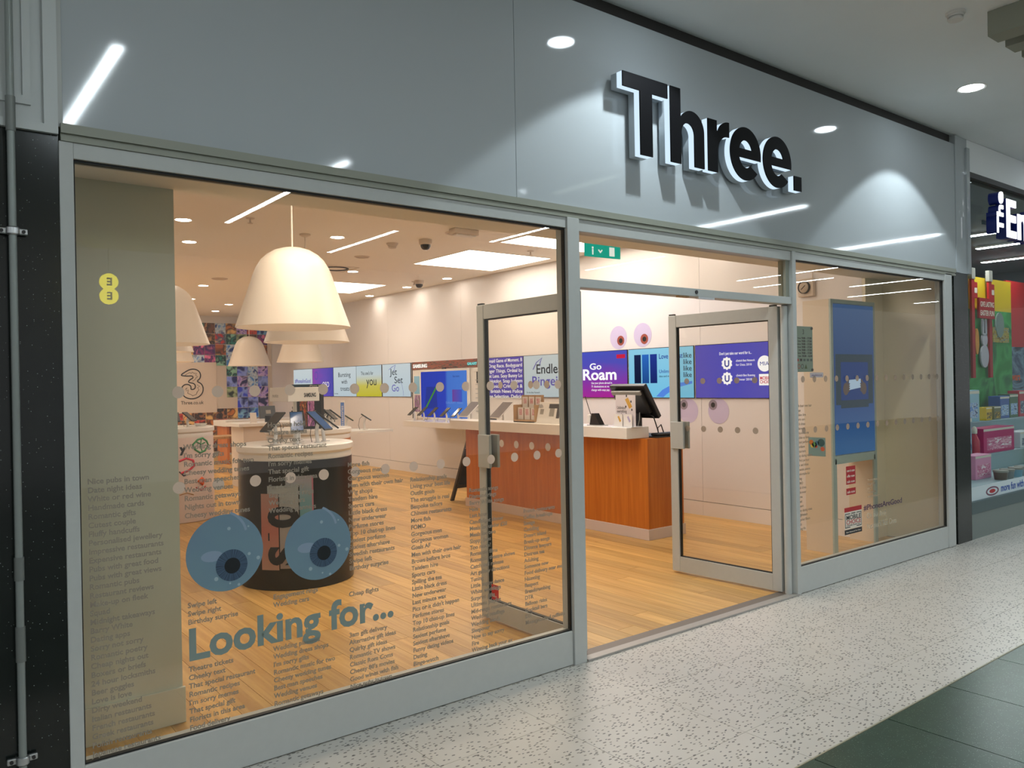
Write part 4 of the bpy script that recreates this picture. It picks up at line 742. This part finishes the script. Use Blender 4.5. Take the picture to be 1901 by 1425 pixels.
# sign on the counter
sg = thing('brand_sign', 'white box sign reading SAMSUNG on a post above the black round counter', 'sign', (2.61,2.965,1.098), (0,0,math.radians(8)))
cyl('post', .016, .004, .335, M_white, sg, 14); cyl('foot', .07, 0, .006, M_white, sg, 24); box('sign_box', (-.143,-.143,.335), (.143,.143,.448), M_white, sg, .003)
text('lettering', 'SAMSUNG', .045, M_ink, sg, (.0,-.1436,.37), FAC, bold=.03, width=.11); text('lettering', 'note', .045, M_vinyl, sg, (-.1436,.1,.37), WALLR, width=.09)
for q,lab,bo in ((205,'tilted phone at the left edge of the black round counter top',M_black),(250,'blue phone left of the sign post on the black round counter',None),(296,'blue phone right of the sign post on the black round counter',None),(338,'big dark phone leaning outwards at the right of the black round counter',M_black),(60,'phone at the back of the black round counter',M_black)):
    a = math.radians(q); device('display_phone', lab, (2.61+.24*math.cos(a),2.965+.24*math.sin(a),1.098), a+math.pi/2, .1, .235, 38, .16, mat('acrylic', S(226,226,228), .15), mat('phone_blue', S(40,80,130), .15) if bo is None else None, 'phones on the black round counter', True, 'phone', bo)
tc_ = thing('leaflet_pad', 'thin grey price card lying on the black round counter', 'card', (2.34,2.78,1.098), (0,0,.6)); box('card', (-.07,-.045,0), (.07,.045,.003), M_vinyl, tc_); box('print_bar', (-.06,.01,.003), (.05,.02,.0034), M_ink, tc_)
rc2 = round_counter('round_counter', 'second round counter with white top behind the black one', (3.62,5.01,0), M_cherry)
xs_ = thing('phone_display_board', 'black display board with orange and purple phone pictures on the second counter', 'display board', (3.50,4.83,1.098), (0,0,math.radians(-20)))
box('board', (-.1,-.01,0), (.2,.03,.475), M_black, xs_, .003); box('header', (-.13,-.07,.445), (.2,.03,.478), mat('navy_header', S(30,56,72), .4), xs_, .002)
box('phone_poster', (-.05,-.016,.03), (.02,-.01,.4), photo('ph_or', [(200,90,30),(60,30,20),(220,140,60)], 3), xs_); box('phone_poster', (.03,-.016,.03), (.1,-.01,.42), photo('ph_pu', [(150,60,150),(220,150,190),(90,40,110)], 3), xs_); box('side_strip', (.17,-.018,0), (.2,-.01,.475), M_dark, xs_); text('lettering', 'iPhone XS', .026, M_pw, xs_, (.05,-.0712,.452), FAC, width=.12)
for q,lab in ((300,'black phone at the front of the second round counter'),(345,'black phone at the right of the second round counter'),(25,'black phone at the rear right of the second round counter')):
    a = math.radians(q); device('display_phone', lab, (3.62+.28*math.cos(a),5.01+.28*math.sin(a),1.098), a+math.pi/2, .075, .16, 38, .13, M_white, None, 'phones on the second counter')
# left white counter with doodles
lc = round_counter('round_counter', 'white round counter with coloured doodles at the left', (2.68,6.78,0), mat('drum_white', S(222,206,200), .4))
def doodle(pts, r, c, nm='doodle', closed=True):
    R = .45; return tube(nm, [(R*math.cos(math.radians(a)), R*math.sin(math.radians(a)), z) for a,z in pts], r, c, lc, 6, closed=closed)
M_dg, M_dr, M_do = mat('doodle_green', S(60,140,80), .6), mat('doodle_red', S(214,50,70), .6), mat('doodle_orange', S(232,100,40), .6)
doodle([(282,.90),(290,.955),(299,.97),(308,.93),(312,.88),(304,.82),(294,.80),(286,.84)], .012, M_dg); doodle([(288,.93),(296,.9),(304,.915)], .008, M_dg, closed=False); doodle([(297,.96),(295,.88),(298,.82)], .006, M_dg, closed=False)
doodle([(262,.72),(272,.75),(282,.72),(284,.66),(276,.61),(264,.58)], .014, M_dr, closed=False); doodle([(262,.6),(268,.55),(272,.56)], .008, M_ink, closed=False)
doodle([(291,.47),(296,.5),(301,.47),(297,.43)], .02, M_do); doodle([(286,.4),(296,.36),(304,.4)], .006, M_dr, closed=False); doodle([(262,.33),(272,.35),(282,.32)], .006, M_tan, closed=False)
wraptext('y', 264, .82, .12, lc, .4495, .06, False)
for q,lab in ((300,'dark phone with a grey screen on the white doodle counter'),(262,'dark phone at the left edge of the white doodle counter')):
    a = math.radians(q); device('display_phone', lab, (2.68+.24*math.cos(a),6.78+.24*math.sin(a),1.098), a+math.pi/2, .08, .18, 34, .11, M_white, mat('ph_grey', S(90,90,94), .2), 'phones on the doodle counter')
t = thing('hand_dish', 'small white round dish on the white doodle counter', 'dish', (2.98,6.72,1.098)); lathe('dish', [(0,.004),(.05,.004),(.07,.03),(.075,.03),(.055,0),(0,0)], M_white, t, 24)
# ---- pointed table and the far furniture
wt = thing('pointed_table', 'thin white pointed table with phones in front of the screens wall', 'table', (0,0,0))
shape2d('table_top', [[(3.95,5.52),(4.98,5.56),(4.96,5.62),(4.3,6.75),(3.95,6.75)]], .03, M_white, wt, (0,0,.985)); box('wood_panel', (4.0,5.75,0), (4.22,6.6,.97), M_cherry, wt); box('leg', (4.34,5.6,0), (4.4,5.66,.97), mat('leg_grey', S(90,84,80), .5), wt)
for x,y,lab in ((4.3,5.95,'white stand phone at the left of the pointed table'),(4.5,5.85,'white stand phone in the middle of the pointed table'),(4.68,5.72,'white stand phone nearest the tip of the pointed table')): device('display_phone', lab, (x,y,1.0), math.radians(60), .07, .15, 34, .14, M_white, None, 'phones on the pointed table')
t = thing('upright_sign', 'slim white upright sign with blue lettering on the pointed table', 'sign', (4.36,5.7,1.0), (0,0,math.radians(-10))); box('blade', (-.03,-.006,0), (.03,.006,.37), M_white, t, .003); box('blue_strip', (-.022,-.0068,.02), (.022,-.006,.35), mat('sign_blue', S(90,130,200), .5), t); text('lettering', 'Accessories', .05, M_white, t, (.012,-.0076,.03), (math.pi/2,-math.pi/2,0), width=.28)
sd_ = thing('staff_desk', 'cream staff desk with a white top in the middle of the shop', 'desk', (0,0,0)); box('desk_top', (4.2,8.9,.95), (5.5,9.6,1.0), M_white, sd_, .004); box('desk_front', (4.3,9.0,0), (5.4,9.55,.949), M_cream, sd_)
t = thing('desk_monitor', 'small black till monitor on the far staff desk', 'monitor', (4.75,9.15,1.0)); box('panel', (-.13,-.02,.06), (.13,.02,.26), M_black, t, .006, rot=(math.radians(-12),0,0)); cyl('stand', .05, 0, .1, M_black, t, 16); box('label', (-.03,-.024,.13), (.05,-.02,.19), M_vinyl, t, rot=(math.radians(-12),0,0))
t = thing('white_card_stand', 'small white card stand left of the far black monitor', 'display stand', (4.5,9.1,1.0)); box('card', (-.05,-.004,0), (.05,.004,.16), M_cream, t, rot=(math.radians(-10),0,0)); box('foot', (-.05,-.03,0), (.05,.03,.005), M_cream, t)
t = thing('second_desk_monitor', 'small black monitor on the far desk right of the display board', 'monitor', (5.32,9.2,1.0), (0,0,.5)); box('panel', (-.12,-.02,.06), (.12,.02,.24), M_black, t, .006, rot=(math.radians(-16),0,0)); cyl('stand', .05, 0, .1, M_black, t, 16)
cb_ = thing('cream_cabinet', 'plain cream cabinet in front of the photo collage', 'cabinet', (4.9,10.95,0)); box('carcass', (0,0,.04), (.36,.4,.9), mat('cabinet_cream', S(222,192,140), .5), cb_, .004); box('top', (-.01,-.01,.9), (.37,.41,.925), M_white, cb_); box('plinth', (.02,.02,0), (.34,.38,.04), M_dark, cb_)
bd_ = thing('back_desk', 'wide white desk against the photo collage', 'desk', (0,0,0)); box('desk_top', (5.35,13.0,.77), (7.0,13.8,.885), M_white, bd_, .004); box('panel_leg', (5.4,13.1,0), (5.45,13.7,.77), M_cherry, bd_); box('panel_leg', (6.9,13.1,0), (6.95,13.7,.77), M_cherry, bd_); box('modesty_panel', (5.45,13.6,.2), (6.9,13.63,.77), M_cherry, bd_)
tb_ = thing('wood_bench', 'low orange wood table left of the cream cabinet', 'table', (0,0,0)); box('table_top', (4.55,11.6,.62), (5.6,12.2,.66), M_tan, tb_, .003)
for x in (4.6,5.5):
    for y in (11.65,12.1): box('leg', (x,y,0), (x+.05,y+.05,.62), M_cherry, tb_)
# ---- photo collage
cg = thing('photo_collage', 'wall of small square photographs with a white logo panel', 'collage', (4.6,15.496,.03)); box('backing', (0,-.004,0), (2.69,.003,3.03), mat('collage_back', S(214,200,186), .6), cg)
PAL = {'warm':[[(176,92,50),(40,22,16),(236,176,110)],[(206,120,40),(70,34,16),(244,196,120)],[(150,24,24),(226,80,56),(40,12,14)],[(120,76,50),(26,18,14),(196,140,96)],[(70,44,30),(10,8,8),(170,110,66)]],
 'blue':[[(40,60,220),(150,170,250),(14,20,110)],[(10,96,214),(140,200,244),(6,36,120)],[(70,50,196),(210,180,240),(26,18,90)],[(70,140,220),(210,226,240),(24,56,140)]],
 'mix':[[(60,120,50),(180,196,150),(24,44,24)],[(150,40,120),(40,24,100),(236,120,170)],[(216,40,36),(50,90,120),(240,180,150)],[(30,130,120),(8,36,46),(150,206,180)],[(150,150,150),(20,20,24),(236,232,226)],[(24,14,40),(110,30,130),(6,6,14)]]}
PM = {k:[photo('photo_%s%d' % (k,i), v, 1.1+.28*i, 1.5) for i,v in enumerate(vs)] for k,vs in PAL.items()}
TS = .247; tm_cache = {}
def ptile(m):
    if m.name not in tm_cache:
        bm = bmesh.new(); add_box(bm, (.004,-.008,.004), (TS-.004,0,TS-.004)); bmesh.ops.recalc_face_normals(bm, faces=bm.faces); me = bpy.data.meshes.new('photo_tile'); bm.to_mesh(me); bm.free(); me.materials.append(m); tm_cache[m.name] = me
    return tm_cache[m.name]
for c in range(10):
    for r in range(12):
        x, z = .12+TS*c, 3.03-TS*(r+1)
        wx, wz = 4.6+x, z+.03
        if c <= 5 and 4 <= r <= 7 and not (c == 1 and r in (4,6)): continue      # white logo panel
        if (c == 6 and r == 7): continue
        if wx > 7.25 or wz < 0: continue
        fam = 'blue' if (c >= 7 and 4 <= r <= 8) or (r == 0 and c in (5,7)) else ('warm' if r > 7 else random.choice(['mix','mix','warm','blue']))
        new('photo_tile', ptile(random.choice(PM[fam])), None, cg, (x,-.004,z))
lg = thing('logo_panel', 'black outlined numeral three logo with web address on the white panel', 'logo', (5.17,15.477,1.2), FAC)
box('white_panel', (-.38,-.2,-.006), (.8,.95,0), mat('logo_panel', S(222,206,190), .5), lg)
def blob3(s):
    return [(.02,.66),(.1,.73),(.22,.79),(.33,.79),(.41,.74),(.44,.66),(.42,.58),(.37,.52),(.45,.46),(.49,.38),(.48,.27),(.41,.18),(.3,.13),(.18,.13),(.08,.18),(.02,.27),(.02,.37),(.08,.44),(.16,.45),(.22,.41),(.23,.34),(.3,.35),(.32,.42),(.28,.47),(.18,.5),(.2,.55),(.27,.6),(.25,.64),(.14,.64)]
def smooth_pts(p, n=4):
    out = []; L_ = len(p)
    for i in range(L_):
        p0,p1,p2,p3 = p[i-1],p[i],p[(i+1)%L_],p[(i+2)%L_]
        for k in range(n):
            t_ = k/n; out.append(tuple(.5*((2*p1[j])+(-p0[j]+p2[j])*t_+(2*p0[j]-5*p1[j]+4*p2[j]-p3[j])*t_*t_+(-p0[j]+3*p1[j]-3*p2[j]+p3[j])*t_**3) for j in range(2)))
    return out
tube('outline', [(x,y,.004) for x,y in smooth_pts(blob3(1))], .012, M_ink, lg, 6, closed=True)
tube('scribble', [(.1,.66,.002),(.2,.72,.002),(.24,.7,.002),(.26,.73,.002),(.3,.7,.002),(.36,.7,.002),(.33,.66,.002),(.38,.62,.002),(.34,.6,.002),(.32,.56,.002),(.26,.52,.002)], .005, M_ink, lg, 4)
tube('scribble', [(.1,.34,.002),(.14,.38,.002),(.12,.3,.002),(.17,.33,.002),(.15,.25,.002),(.22,.22,.002),(.26,.19,.002),(.34,.22,.002),(.36,.28,.002),(.4,.32,.002),(.37,.38,.002),(.42,.4,.002),(.36,.44,.002)], .005, M_ink, lg, 4)
text('lettering', 'Three.co.uk', .11, M_ink, lg, (.0,.0,.001), width=.5, bold=.01)
# ---- digital kiosk behind the right window
M_kb = mat('kiosk_paint', S(176,196,196), .4); M_kw = mat('kiosk_white', S(224,210,190), .4)
kk = thing('digital_kiosk', 'tall pale kiosk with a portrait blue screen behind the right window', 'kiosk', (0,0,0))
boxes('body', [((6.5,.535,.83),(7.255,.79,2.235))], M_kw, kk); boxes('front_frame', [((6.5,.52,.825),(6.535,.536,2.235)),((7.225,.52,.825),(7.255,.536,2.235)),((6.535,.52,2.2),(7.225,.536,2.235)),((6.535,.52,.78),(7.225,.536,.855)),((6.5,.52,0),(6.56,.536,.825)),((7.2,.52,0),(7.255,.536,.825))], M_kb, kk)
box('side_panel', (6.5,.536,0), (6.52,.79,.83), M_kw, kk); box('side_panel', (7.235,.536,0), (7.255,.79,.83), M_kw, kk)
dsp = box('display', (6.541,.517,.862), (7.219,.522,2.194), screen_mat('disp_kiosk', [(0,(60,110,170)),(.3,(40,84,150)),(.55,(30,70,130)),(1,(60,96,150))], 2, .7), kk)
M_pf = emis('pic_frame', S(40,66,84), .6); M_pb = emis('pic_blue', S(14,58,130), .7)
boxes('picture_frame', [((6.56,.514,1.3),(6.64,.517,1.75)),((7.11,.514,1.3),(7.19,.517,1.75)),((6.64,.514,1.68),(7.11,.517,1.75)),((6.64,.514,1.27),(7.11,.517,1.34))], M_pf, dsp); box('picture_ground', (6.64,.515,1.34), (7.11,.517,1.68), M_pb, dsp)
M_hand = emis('pic_hand', S(110,96,90), .5)
for sx_,x in ((1,6.72),(-1,7.03)):
    shape2d('hand_picture', [ell(0,0,.045,.055,0,360,24),], .001, M_hand, dsp, (x,.5138,1.44), FAC)
    for q in range(4): shape2d('finger_picture', [ell(0,0,.03,.009,0,360,12)], .001, M_hand, dsp, (x+sx_*.04,.5132,1.465-.02*q+.015), (math.pi/2,-sx_*.25,0))
    shape2d('thumb_picture', [ell(0,0,.034,.011,0,360,12)], .001, M_hand, dsp, (x+sx_*.03,.513,1.505), (math.pi/2,-sx_*.7,0))
shape2d('paper_picture', [[(0,0),(.2,.02),(.2,.1),(.0,.09)]], .0008, emis('pic_paper', S(170,200,230), .8), dsp, (6.775,.5136,1.43), FAC)
kp_ = thing('kiosk_photo_card', 'small teal photo card with coloured buttons on the kiosk side', 'card', (6.499,.755,.85), WALLR); box('card', (0,0,0), (.165,.165,.001), mat('card_teal', S(120,160,170), .5), kp_)
for (x,y,r,c) in ((.03,.12,.022,(200,120,40)),(.06,.1,.024,(90,160,80)),(.04,.09,.018,(220,200,70)),(.085,.115,.02,(60,120,160)),(.075,.085,.014,(210,90,60)),(.125,.12,.034,(40,90,100)),(.138,.065,.02,(200,90,50))): shape2d('button', [ell(x,y,r,r,0,360,18)], .0008, mat('btn_%d%d%d' % c, S(*c), .4), kp_, (0,0,.0014))
ck = thing('wall_dial', 'cream square wall unit with a round dial near the right window', 'wall unit', (7.3,1.31,2.36), WALLR); box('case', (0,0,0), (.17,.18,.05), M_cream, ck, .008); lathe('dial', [(0,.075),(.045,.075),(.055,.07),(.06,.05),(0,.05)], mat('dial', S(180,164,146), .4), ck, 28, (.08,.09,0)); lathe('dial_rim', [(.055,.05),(.062,.05),(.062,.078),(.055,.078)], M_dark, ck, 28, (.08,.09,0), close=True)
tube('pointer', [(.055,.07,.077),(.1,.11,.077)], .004, M_dark, ck, 4); tube('cable', [(.15,.18,.02),(.15,.4,.02),(.15,.8,.02)], .006, M_cream, ck, 6)
# ================================================================== NEIGHBOURING TOY SHOP
M_nf = mat('neighbour_frame', S(70,90,92), .4); M_ns = mat('neighbour_sill', S(120,130,126), .5)
nw = thing('window_4', 'toy shop window beyond the granite pier at the right edge', 'window', kind='structure')
box('sill_panel', (7.968,-.005,0), (15,.09,.235), M_ns, nw); box('bottom_rail', (7.968,-.01,.235), (15,.09,.35), M_nf, nw, .003); box('glass_pane', (7.968,.02,.35), (15,.03,3.4), glass('neighbour_glass', (.95,.98,.97), .3), nw); box('head_rail', (8.0,-.02,3.4), (15,.09,3.45), M_dark, nw); box('upper_panel', (8.0,-.005,3.45), (15,.09,3.75), M_mceil, nw)
struct('floor_neighbour', (7.97,.09,-.1), (17,6,.0), mat('n_floor', S(150,150,146), .5), 'grey floor inside the toy shop', 'floor'); struct('ceiling_neighbour', (7.97,.09,3.5), (17,6,3.6), mat('n_ceil', S(140,144,148), .8), 'grey ceiling inside the toy shop', 'ceiling'); struct('wall_neighbour_back', (7.97,6,0), (17,6.1,3.6), mat('n_wall', S(120,124,130), .7), 'dim back wall inside the toy shop', 'wall'); struct('wall_neighbour_end', (17,.09,0), (17.1,6.1,3.6), mat('n_wall', S(120,124,130), .7), 'far end wall inside the toy shop', 'wall')
for k,(x,y0,y1,lab) in enumerate(((11.9,.9,1.9,'nearest white linear light in the toy shop ceiling'),(13.2,1.1,2.0,'second white linear light in the toy shop ceiling'),(14.9,1.6,2.6,'third white linear light in the toy shop ceiling'),(10.2,2.6,4.2,'deep white linear light in the toy shop ceiling'))):
    t = thing('toy_shop_light', lab, 'ceiling light', (x,y0,3.5), group='toy shop ceiling lights'); box('housing', (-.06,0,-.03), (.06,y1-y0,0), M_white, t); box('diffuser', (-.05,.01,-.034), (.05,y1-y0-.01,-.03), emis('toy_light', (.9,.97,1), 95), t)
ts = thing('toy_shop_sign', 'white glowing toy shop sign letters with navy sides at the right edge', 'sign', (8.2,-.12,2.87))
M_navy = mat('sign_navy', S(24,40,120), .35); M_sw = emis('sign_white_glow', (.95,.97,1), 1.6)
def puff(s, size, loc, rot, w_=None, b=.035, h_=None):
    o = text('letter', s, size, M_navy, ts, loc, rot, bold=b, depth=.045, width=w_); f = text('letter_face', s, size, M_sw, o, (0,0,.05), None, bold=b-.006, depth=.004)
    if w_:
        xs = [v.co.x for v in f.data.vertices]; xo = [v.co.x for v in o.data.vertices]; k = (max(xo)-min(xo)-.012*size)/(max(xs)-min(xs))
        for v in f.data.vertices: v.co.x *= k
    if h_:
        for q in (o,f):
            yv = [v.co.y for v in q.data.vertices]; k = h_/(max(yv)-min(yv))
            for v in q.data.vertices: v.co.y *= k
    return o
puff('The', .19, (.165,0,.01), (math.pi/2,-math.pi/2,0), .40)
puff('E', .5, (.225,0,.0), FAC, .23, .03); puff('n', .5, (.49,0,.0), FAC, .24, .03); puff('t', .5, (.76,0,.0), FAC, .17, .03); puff('e', .5, (.96,0,.0), FAC, .24, .03); puff('r', .5, (1.23,0,0), FAC, .18, .03); puff('t', .5, (1.44,0,0), FAC, .17, .03)
box('back_rail', (.0,.06,.1), (1.6,.075,.14), M_nf, ts)
bn = thing('window_band', 'white vinyl band with blue lettering along the toy shop glass', 'lettering', (7.98,.0185,.352), FAC); box('band', (0,0,0), (4,.13,.001), mat('band_white', S(206,220,224), .5), bn); text('lettering', 'more fun with toys', .1, mat('band_blue', S(40,80,160), .5), bn, (.72,.03,.0014), bold=.03); shape2d('logo_oval', [ell(.52,.055,.15,.045,0,360,24),ell(.52,.055,.12,.03,0,360,24)], .001, mat('oval_dark', S(110,70,90), .5), bn, (0,0,.0014)); shape2d('logo_burst', [ell(.52,.055,.07,.02,0,360,16)], .001, M_red, bn, (0,0,.0014))
# poster board
pb = thing('easter_poster', 'yellow and green Easter poster board with a white rabbit', 'poster', (11.2,1.5,.6)); box('yellow_sheet', (0,0,1.85), (1.9,.02,2.3), mat('p_yellow', S(226,190,30), .5), pb); box('green_sheet', (0,0,0), (1.9,.02,1.85), photo('p_green', [(40,140,60),(70,170,90),(30,110,60)], 3), pb)
for x in (.42,.98): box('red_post', (x,-.06,.9), (x+.09,-.03,2.25), M_red, pb); box('grey_cap', (x-.01,-.07,2.25), (x+.1,-.02,2.4), M_vinyl, pb); box('toy_tag', (x+.12,-.03,2.0), (x+.26,-.005,2.22), M_red, pb); box('tag_mark', (x+.14,-.034,2.07), (x+.24,-.03,2.14), M_pw, pb)
rsn = box('red_board', (.58,-.09,1.72), (1.08,-.06,2.0), M_red, pb); text('lettering', 'GIVE LASTING', .1, M_pw, rsn, (.61,-.092,1.88), FAC, bold=.02, width=.44); text('lettering', 'EASTER FUN', .1, M_pw, rsn, (.61,-.092,1.76), FAC, bold=.02, width=.44)
M_rab = mat('rabbit', S(196,190,200), .5)
shape2d('rabbit', [ell(.84,1.2,.13,.16,0,360,24)], .02, M_rab, pb, (0,-.04,0), FAC); shape2d('rabbit_head', [ell(.84,1.43,.09,.09,0,360,24)], .02, M_rab, pb, (0,-.042,0), FAC)
for x in (.79,.89): shape2d('rabbit_ear', [ell(x,1.6,.03,.12,0,360,18)], .02, M_rab, pb, (0,-.042,0), FAC)
shape2d('carrot', [ell(.6,1.4,.06,.18,0,360,18)], .02, mat('carrot', S(220,150,50), .5), pb, (0,-.04,0), FAC); shape2d('egg', [ell(1.42,1.65,.14,.18,0,360,24)], .02, M_vinyl2, pb, (0,-.02,0), FAC)
box('picture_cluster', (1.2,-.02,1.4), (1.75,-.004,1.62), photo('cl', [(60,110,150),(200,180,60),(120,70,50)], 7), pb)
tag(box('red_banner', (13.2,1.6,1.95), (15.2,1.63,2.95), mat('banner_red', S(200,36,40), .5)), 'plain red banner right of the Easter poster', 'banner'); 
dk = thing('dark_poster', 'dark blue poster with orange lettering at the right edge', 'poster', (13.2,1.55,1.0)); box('sheet', (0,0,0), (1.8,.03,.95), photo('dkp', [(60,80,110),(120,150,170),(30,40,60)], 3), dk); text('lettering', 'wars', .16, M_do, dk, (.02,-.004,.45), FAC, bold=.02)
M_step = mat('step_grey', S(150,170,176), .5)
for lab,y0,y1,z in (('front low step of the toy window display',.1,.739,.41),('middle step of the toy window display',.74,1.079,.6),('rear high step of the toy window display',1.08,1.42,.95)):
    st = thing('display_step', lab, 'platform', (8.1,y0,0), group='steps of the toy display'); box('riser', (0,0,0), (6.4,y1-y0,z-.02), M_step, st); box('tread', (0,0,z-.02), (6.4,y1-y0,z), M_step, st, .003)
def pack(name, label, x0, x1, y, z, h, c, d=.2, deco=None, cat='toy box'):
    t = thing(name, label, cat, ((x0+x1)/2,y,z)); w_ = (x1-x0)/2
    box('carton', (-w_,0,0), (w_,d,h), mat('pk_%d_%d_%d' % c, S(*c), .4), t, .004); box('printed_panel', (-w_*.8,-.0015,h*.12), (w_*.8,0,h*.6), photo('pkp_%s' % (deco or 'a'), {'a':[(200,200,205),(90,110,140),(60,60,70)],'p':[(240,180,200),(200,60,120),(250,230,235)],'y':[(230,190,40),(120,80,30),(60,90,60)],'b':[(60,120,200),(200,220,235),(40,60,120)]}[deco or 'a'], 4), t); box('lid_strip', (-w_,-.0015,h*.88), (w_,0,h*.97), M_pw, t)
    return t
pack('toy_carton','large magenta box in the toy window',10.25,11.15,.78,.6,.3,(196,40,110),.2,'p'); pack('toy_carton','pink toy carton at the front left of the toy window',9.2,9.6,.45,.41,.26,(230,150,185),.15,'p'); pack('toy_carton','white carton with holes right of the magenta box',11.4,11.95,.8,.6,.2,(214,218,222)); pack('toy_carton','second white carton at the right edge of the toy window',12.0,12.6,.8,.6,.18,(196,204,212))
pack('toy_carton','narrow yellow carton standing above the magenta box',11.15,11.33,1.1,.95,.17,(220,180,40),.12,'y'); pack('toy_carton','camouflage carton beside the narrow yellow one',11.45,11.66,1.12,.95,.17,(110,110,70),.12,'y'); pack('toy_carton','blue building set box high on the back step',11.75,12.05,1.16,.95,.3,(50,90,160),.15,'b'); pack('toy_carton','green building set box right of the blue one',12.07,12.35,1.16,.95,.32,(70,110,80),.15,'b'); pack('toy_carton','red topped carton at the right edge of the back step',12.4,12.7,1.16,.95,.36,(200,50,70),.15,'a'); pack('toy_carton','grey dull carton at the left of the back step',9.8,9.98,.8,.6,.45,(150,160,170),.12,'b'); pack('toy_carton','yellow carton low at the right edge',11.36,11.58,.5,.41,.19,(220,190,50),.15,'y'); pack('toy_carton','pale blue carton with figures behind the bottles',10.4,11.0,1.12,.95,.4,(150,190,206),.15,'b')
def bottle(label, x, y, z, c):
    t = thing('toy_bottle', label, 'bottle', (x,y,z), group='bottles in the toy window'); lathe('body', [(0,0),(.05,0),(.055,.02),(.055,.16),(.03,.22),(.02,.25),(0,.25)], mat('bt_%d' % c[0], S(*c), .2), t, 16); lathe('cap', [(0,.25),(.028,.25),(.03,.3),(.015,.33),(0,.335)], M_pw, t, 14)
bottle('red and clear bottle standing left of the magenta box top', 10.1, .82, .6, (190,60,80)); bottle('silver bottle left of the red one in the toy window', 9.65, .82, .6, (170,180,190))
def jar(label, x, y, z, c):
    t = thing('toy_jar', label, 'jar', (x,y,z), group='small tubs at the front of the toy window'); lathe('tub', [(0,0),(.06,0),(.07,.08),(0,.08)], mat('jr_%d_%d' % c[:2], S(*c), .4), t, 16); cyl('lid', .074, .08, .1, M_vinyl, t, 16)
for lab,x,c in (('brown tub at the front left of the toy window',9.45,(110,90,80)),('grey tub right of the brown one',9.62,(140,140,140)),('pale blue tub in the front row of the toy window',9.85,(130,170,190)),('silver tub right of the pale blue one',10.02,(160,170,176)),('pink lidded tub near the yellow carton',10.75,(190,70,110))): jar(lab, x, .3, .41, c)
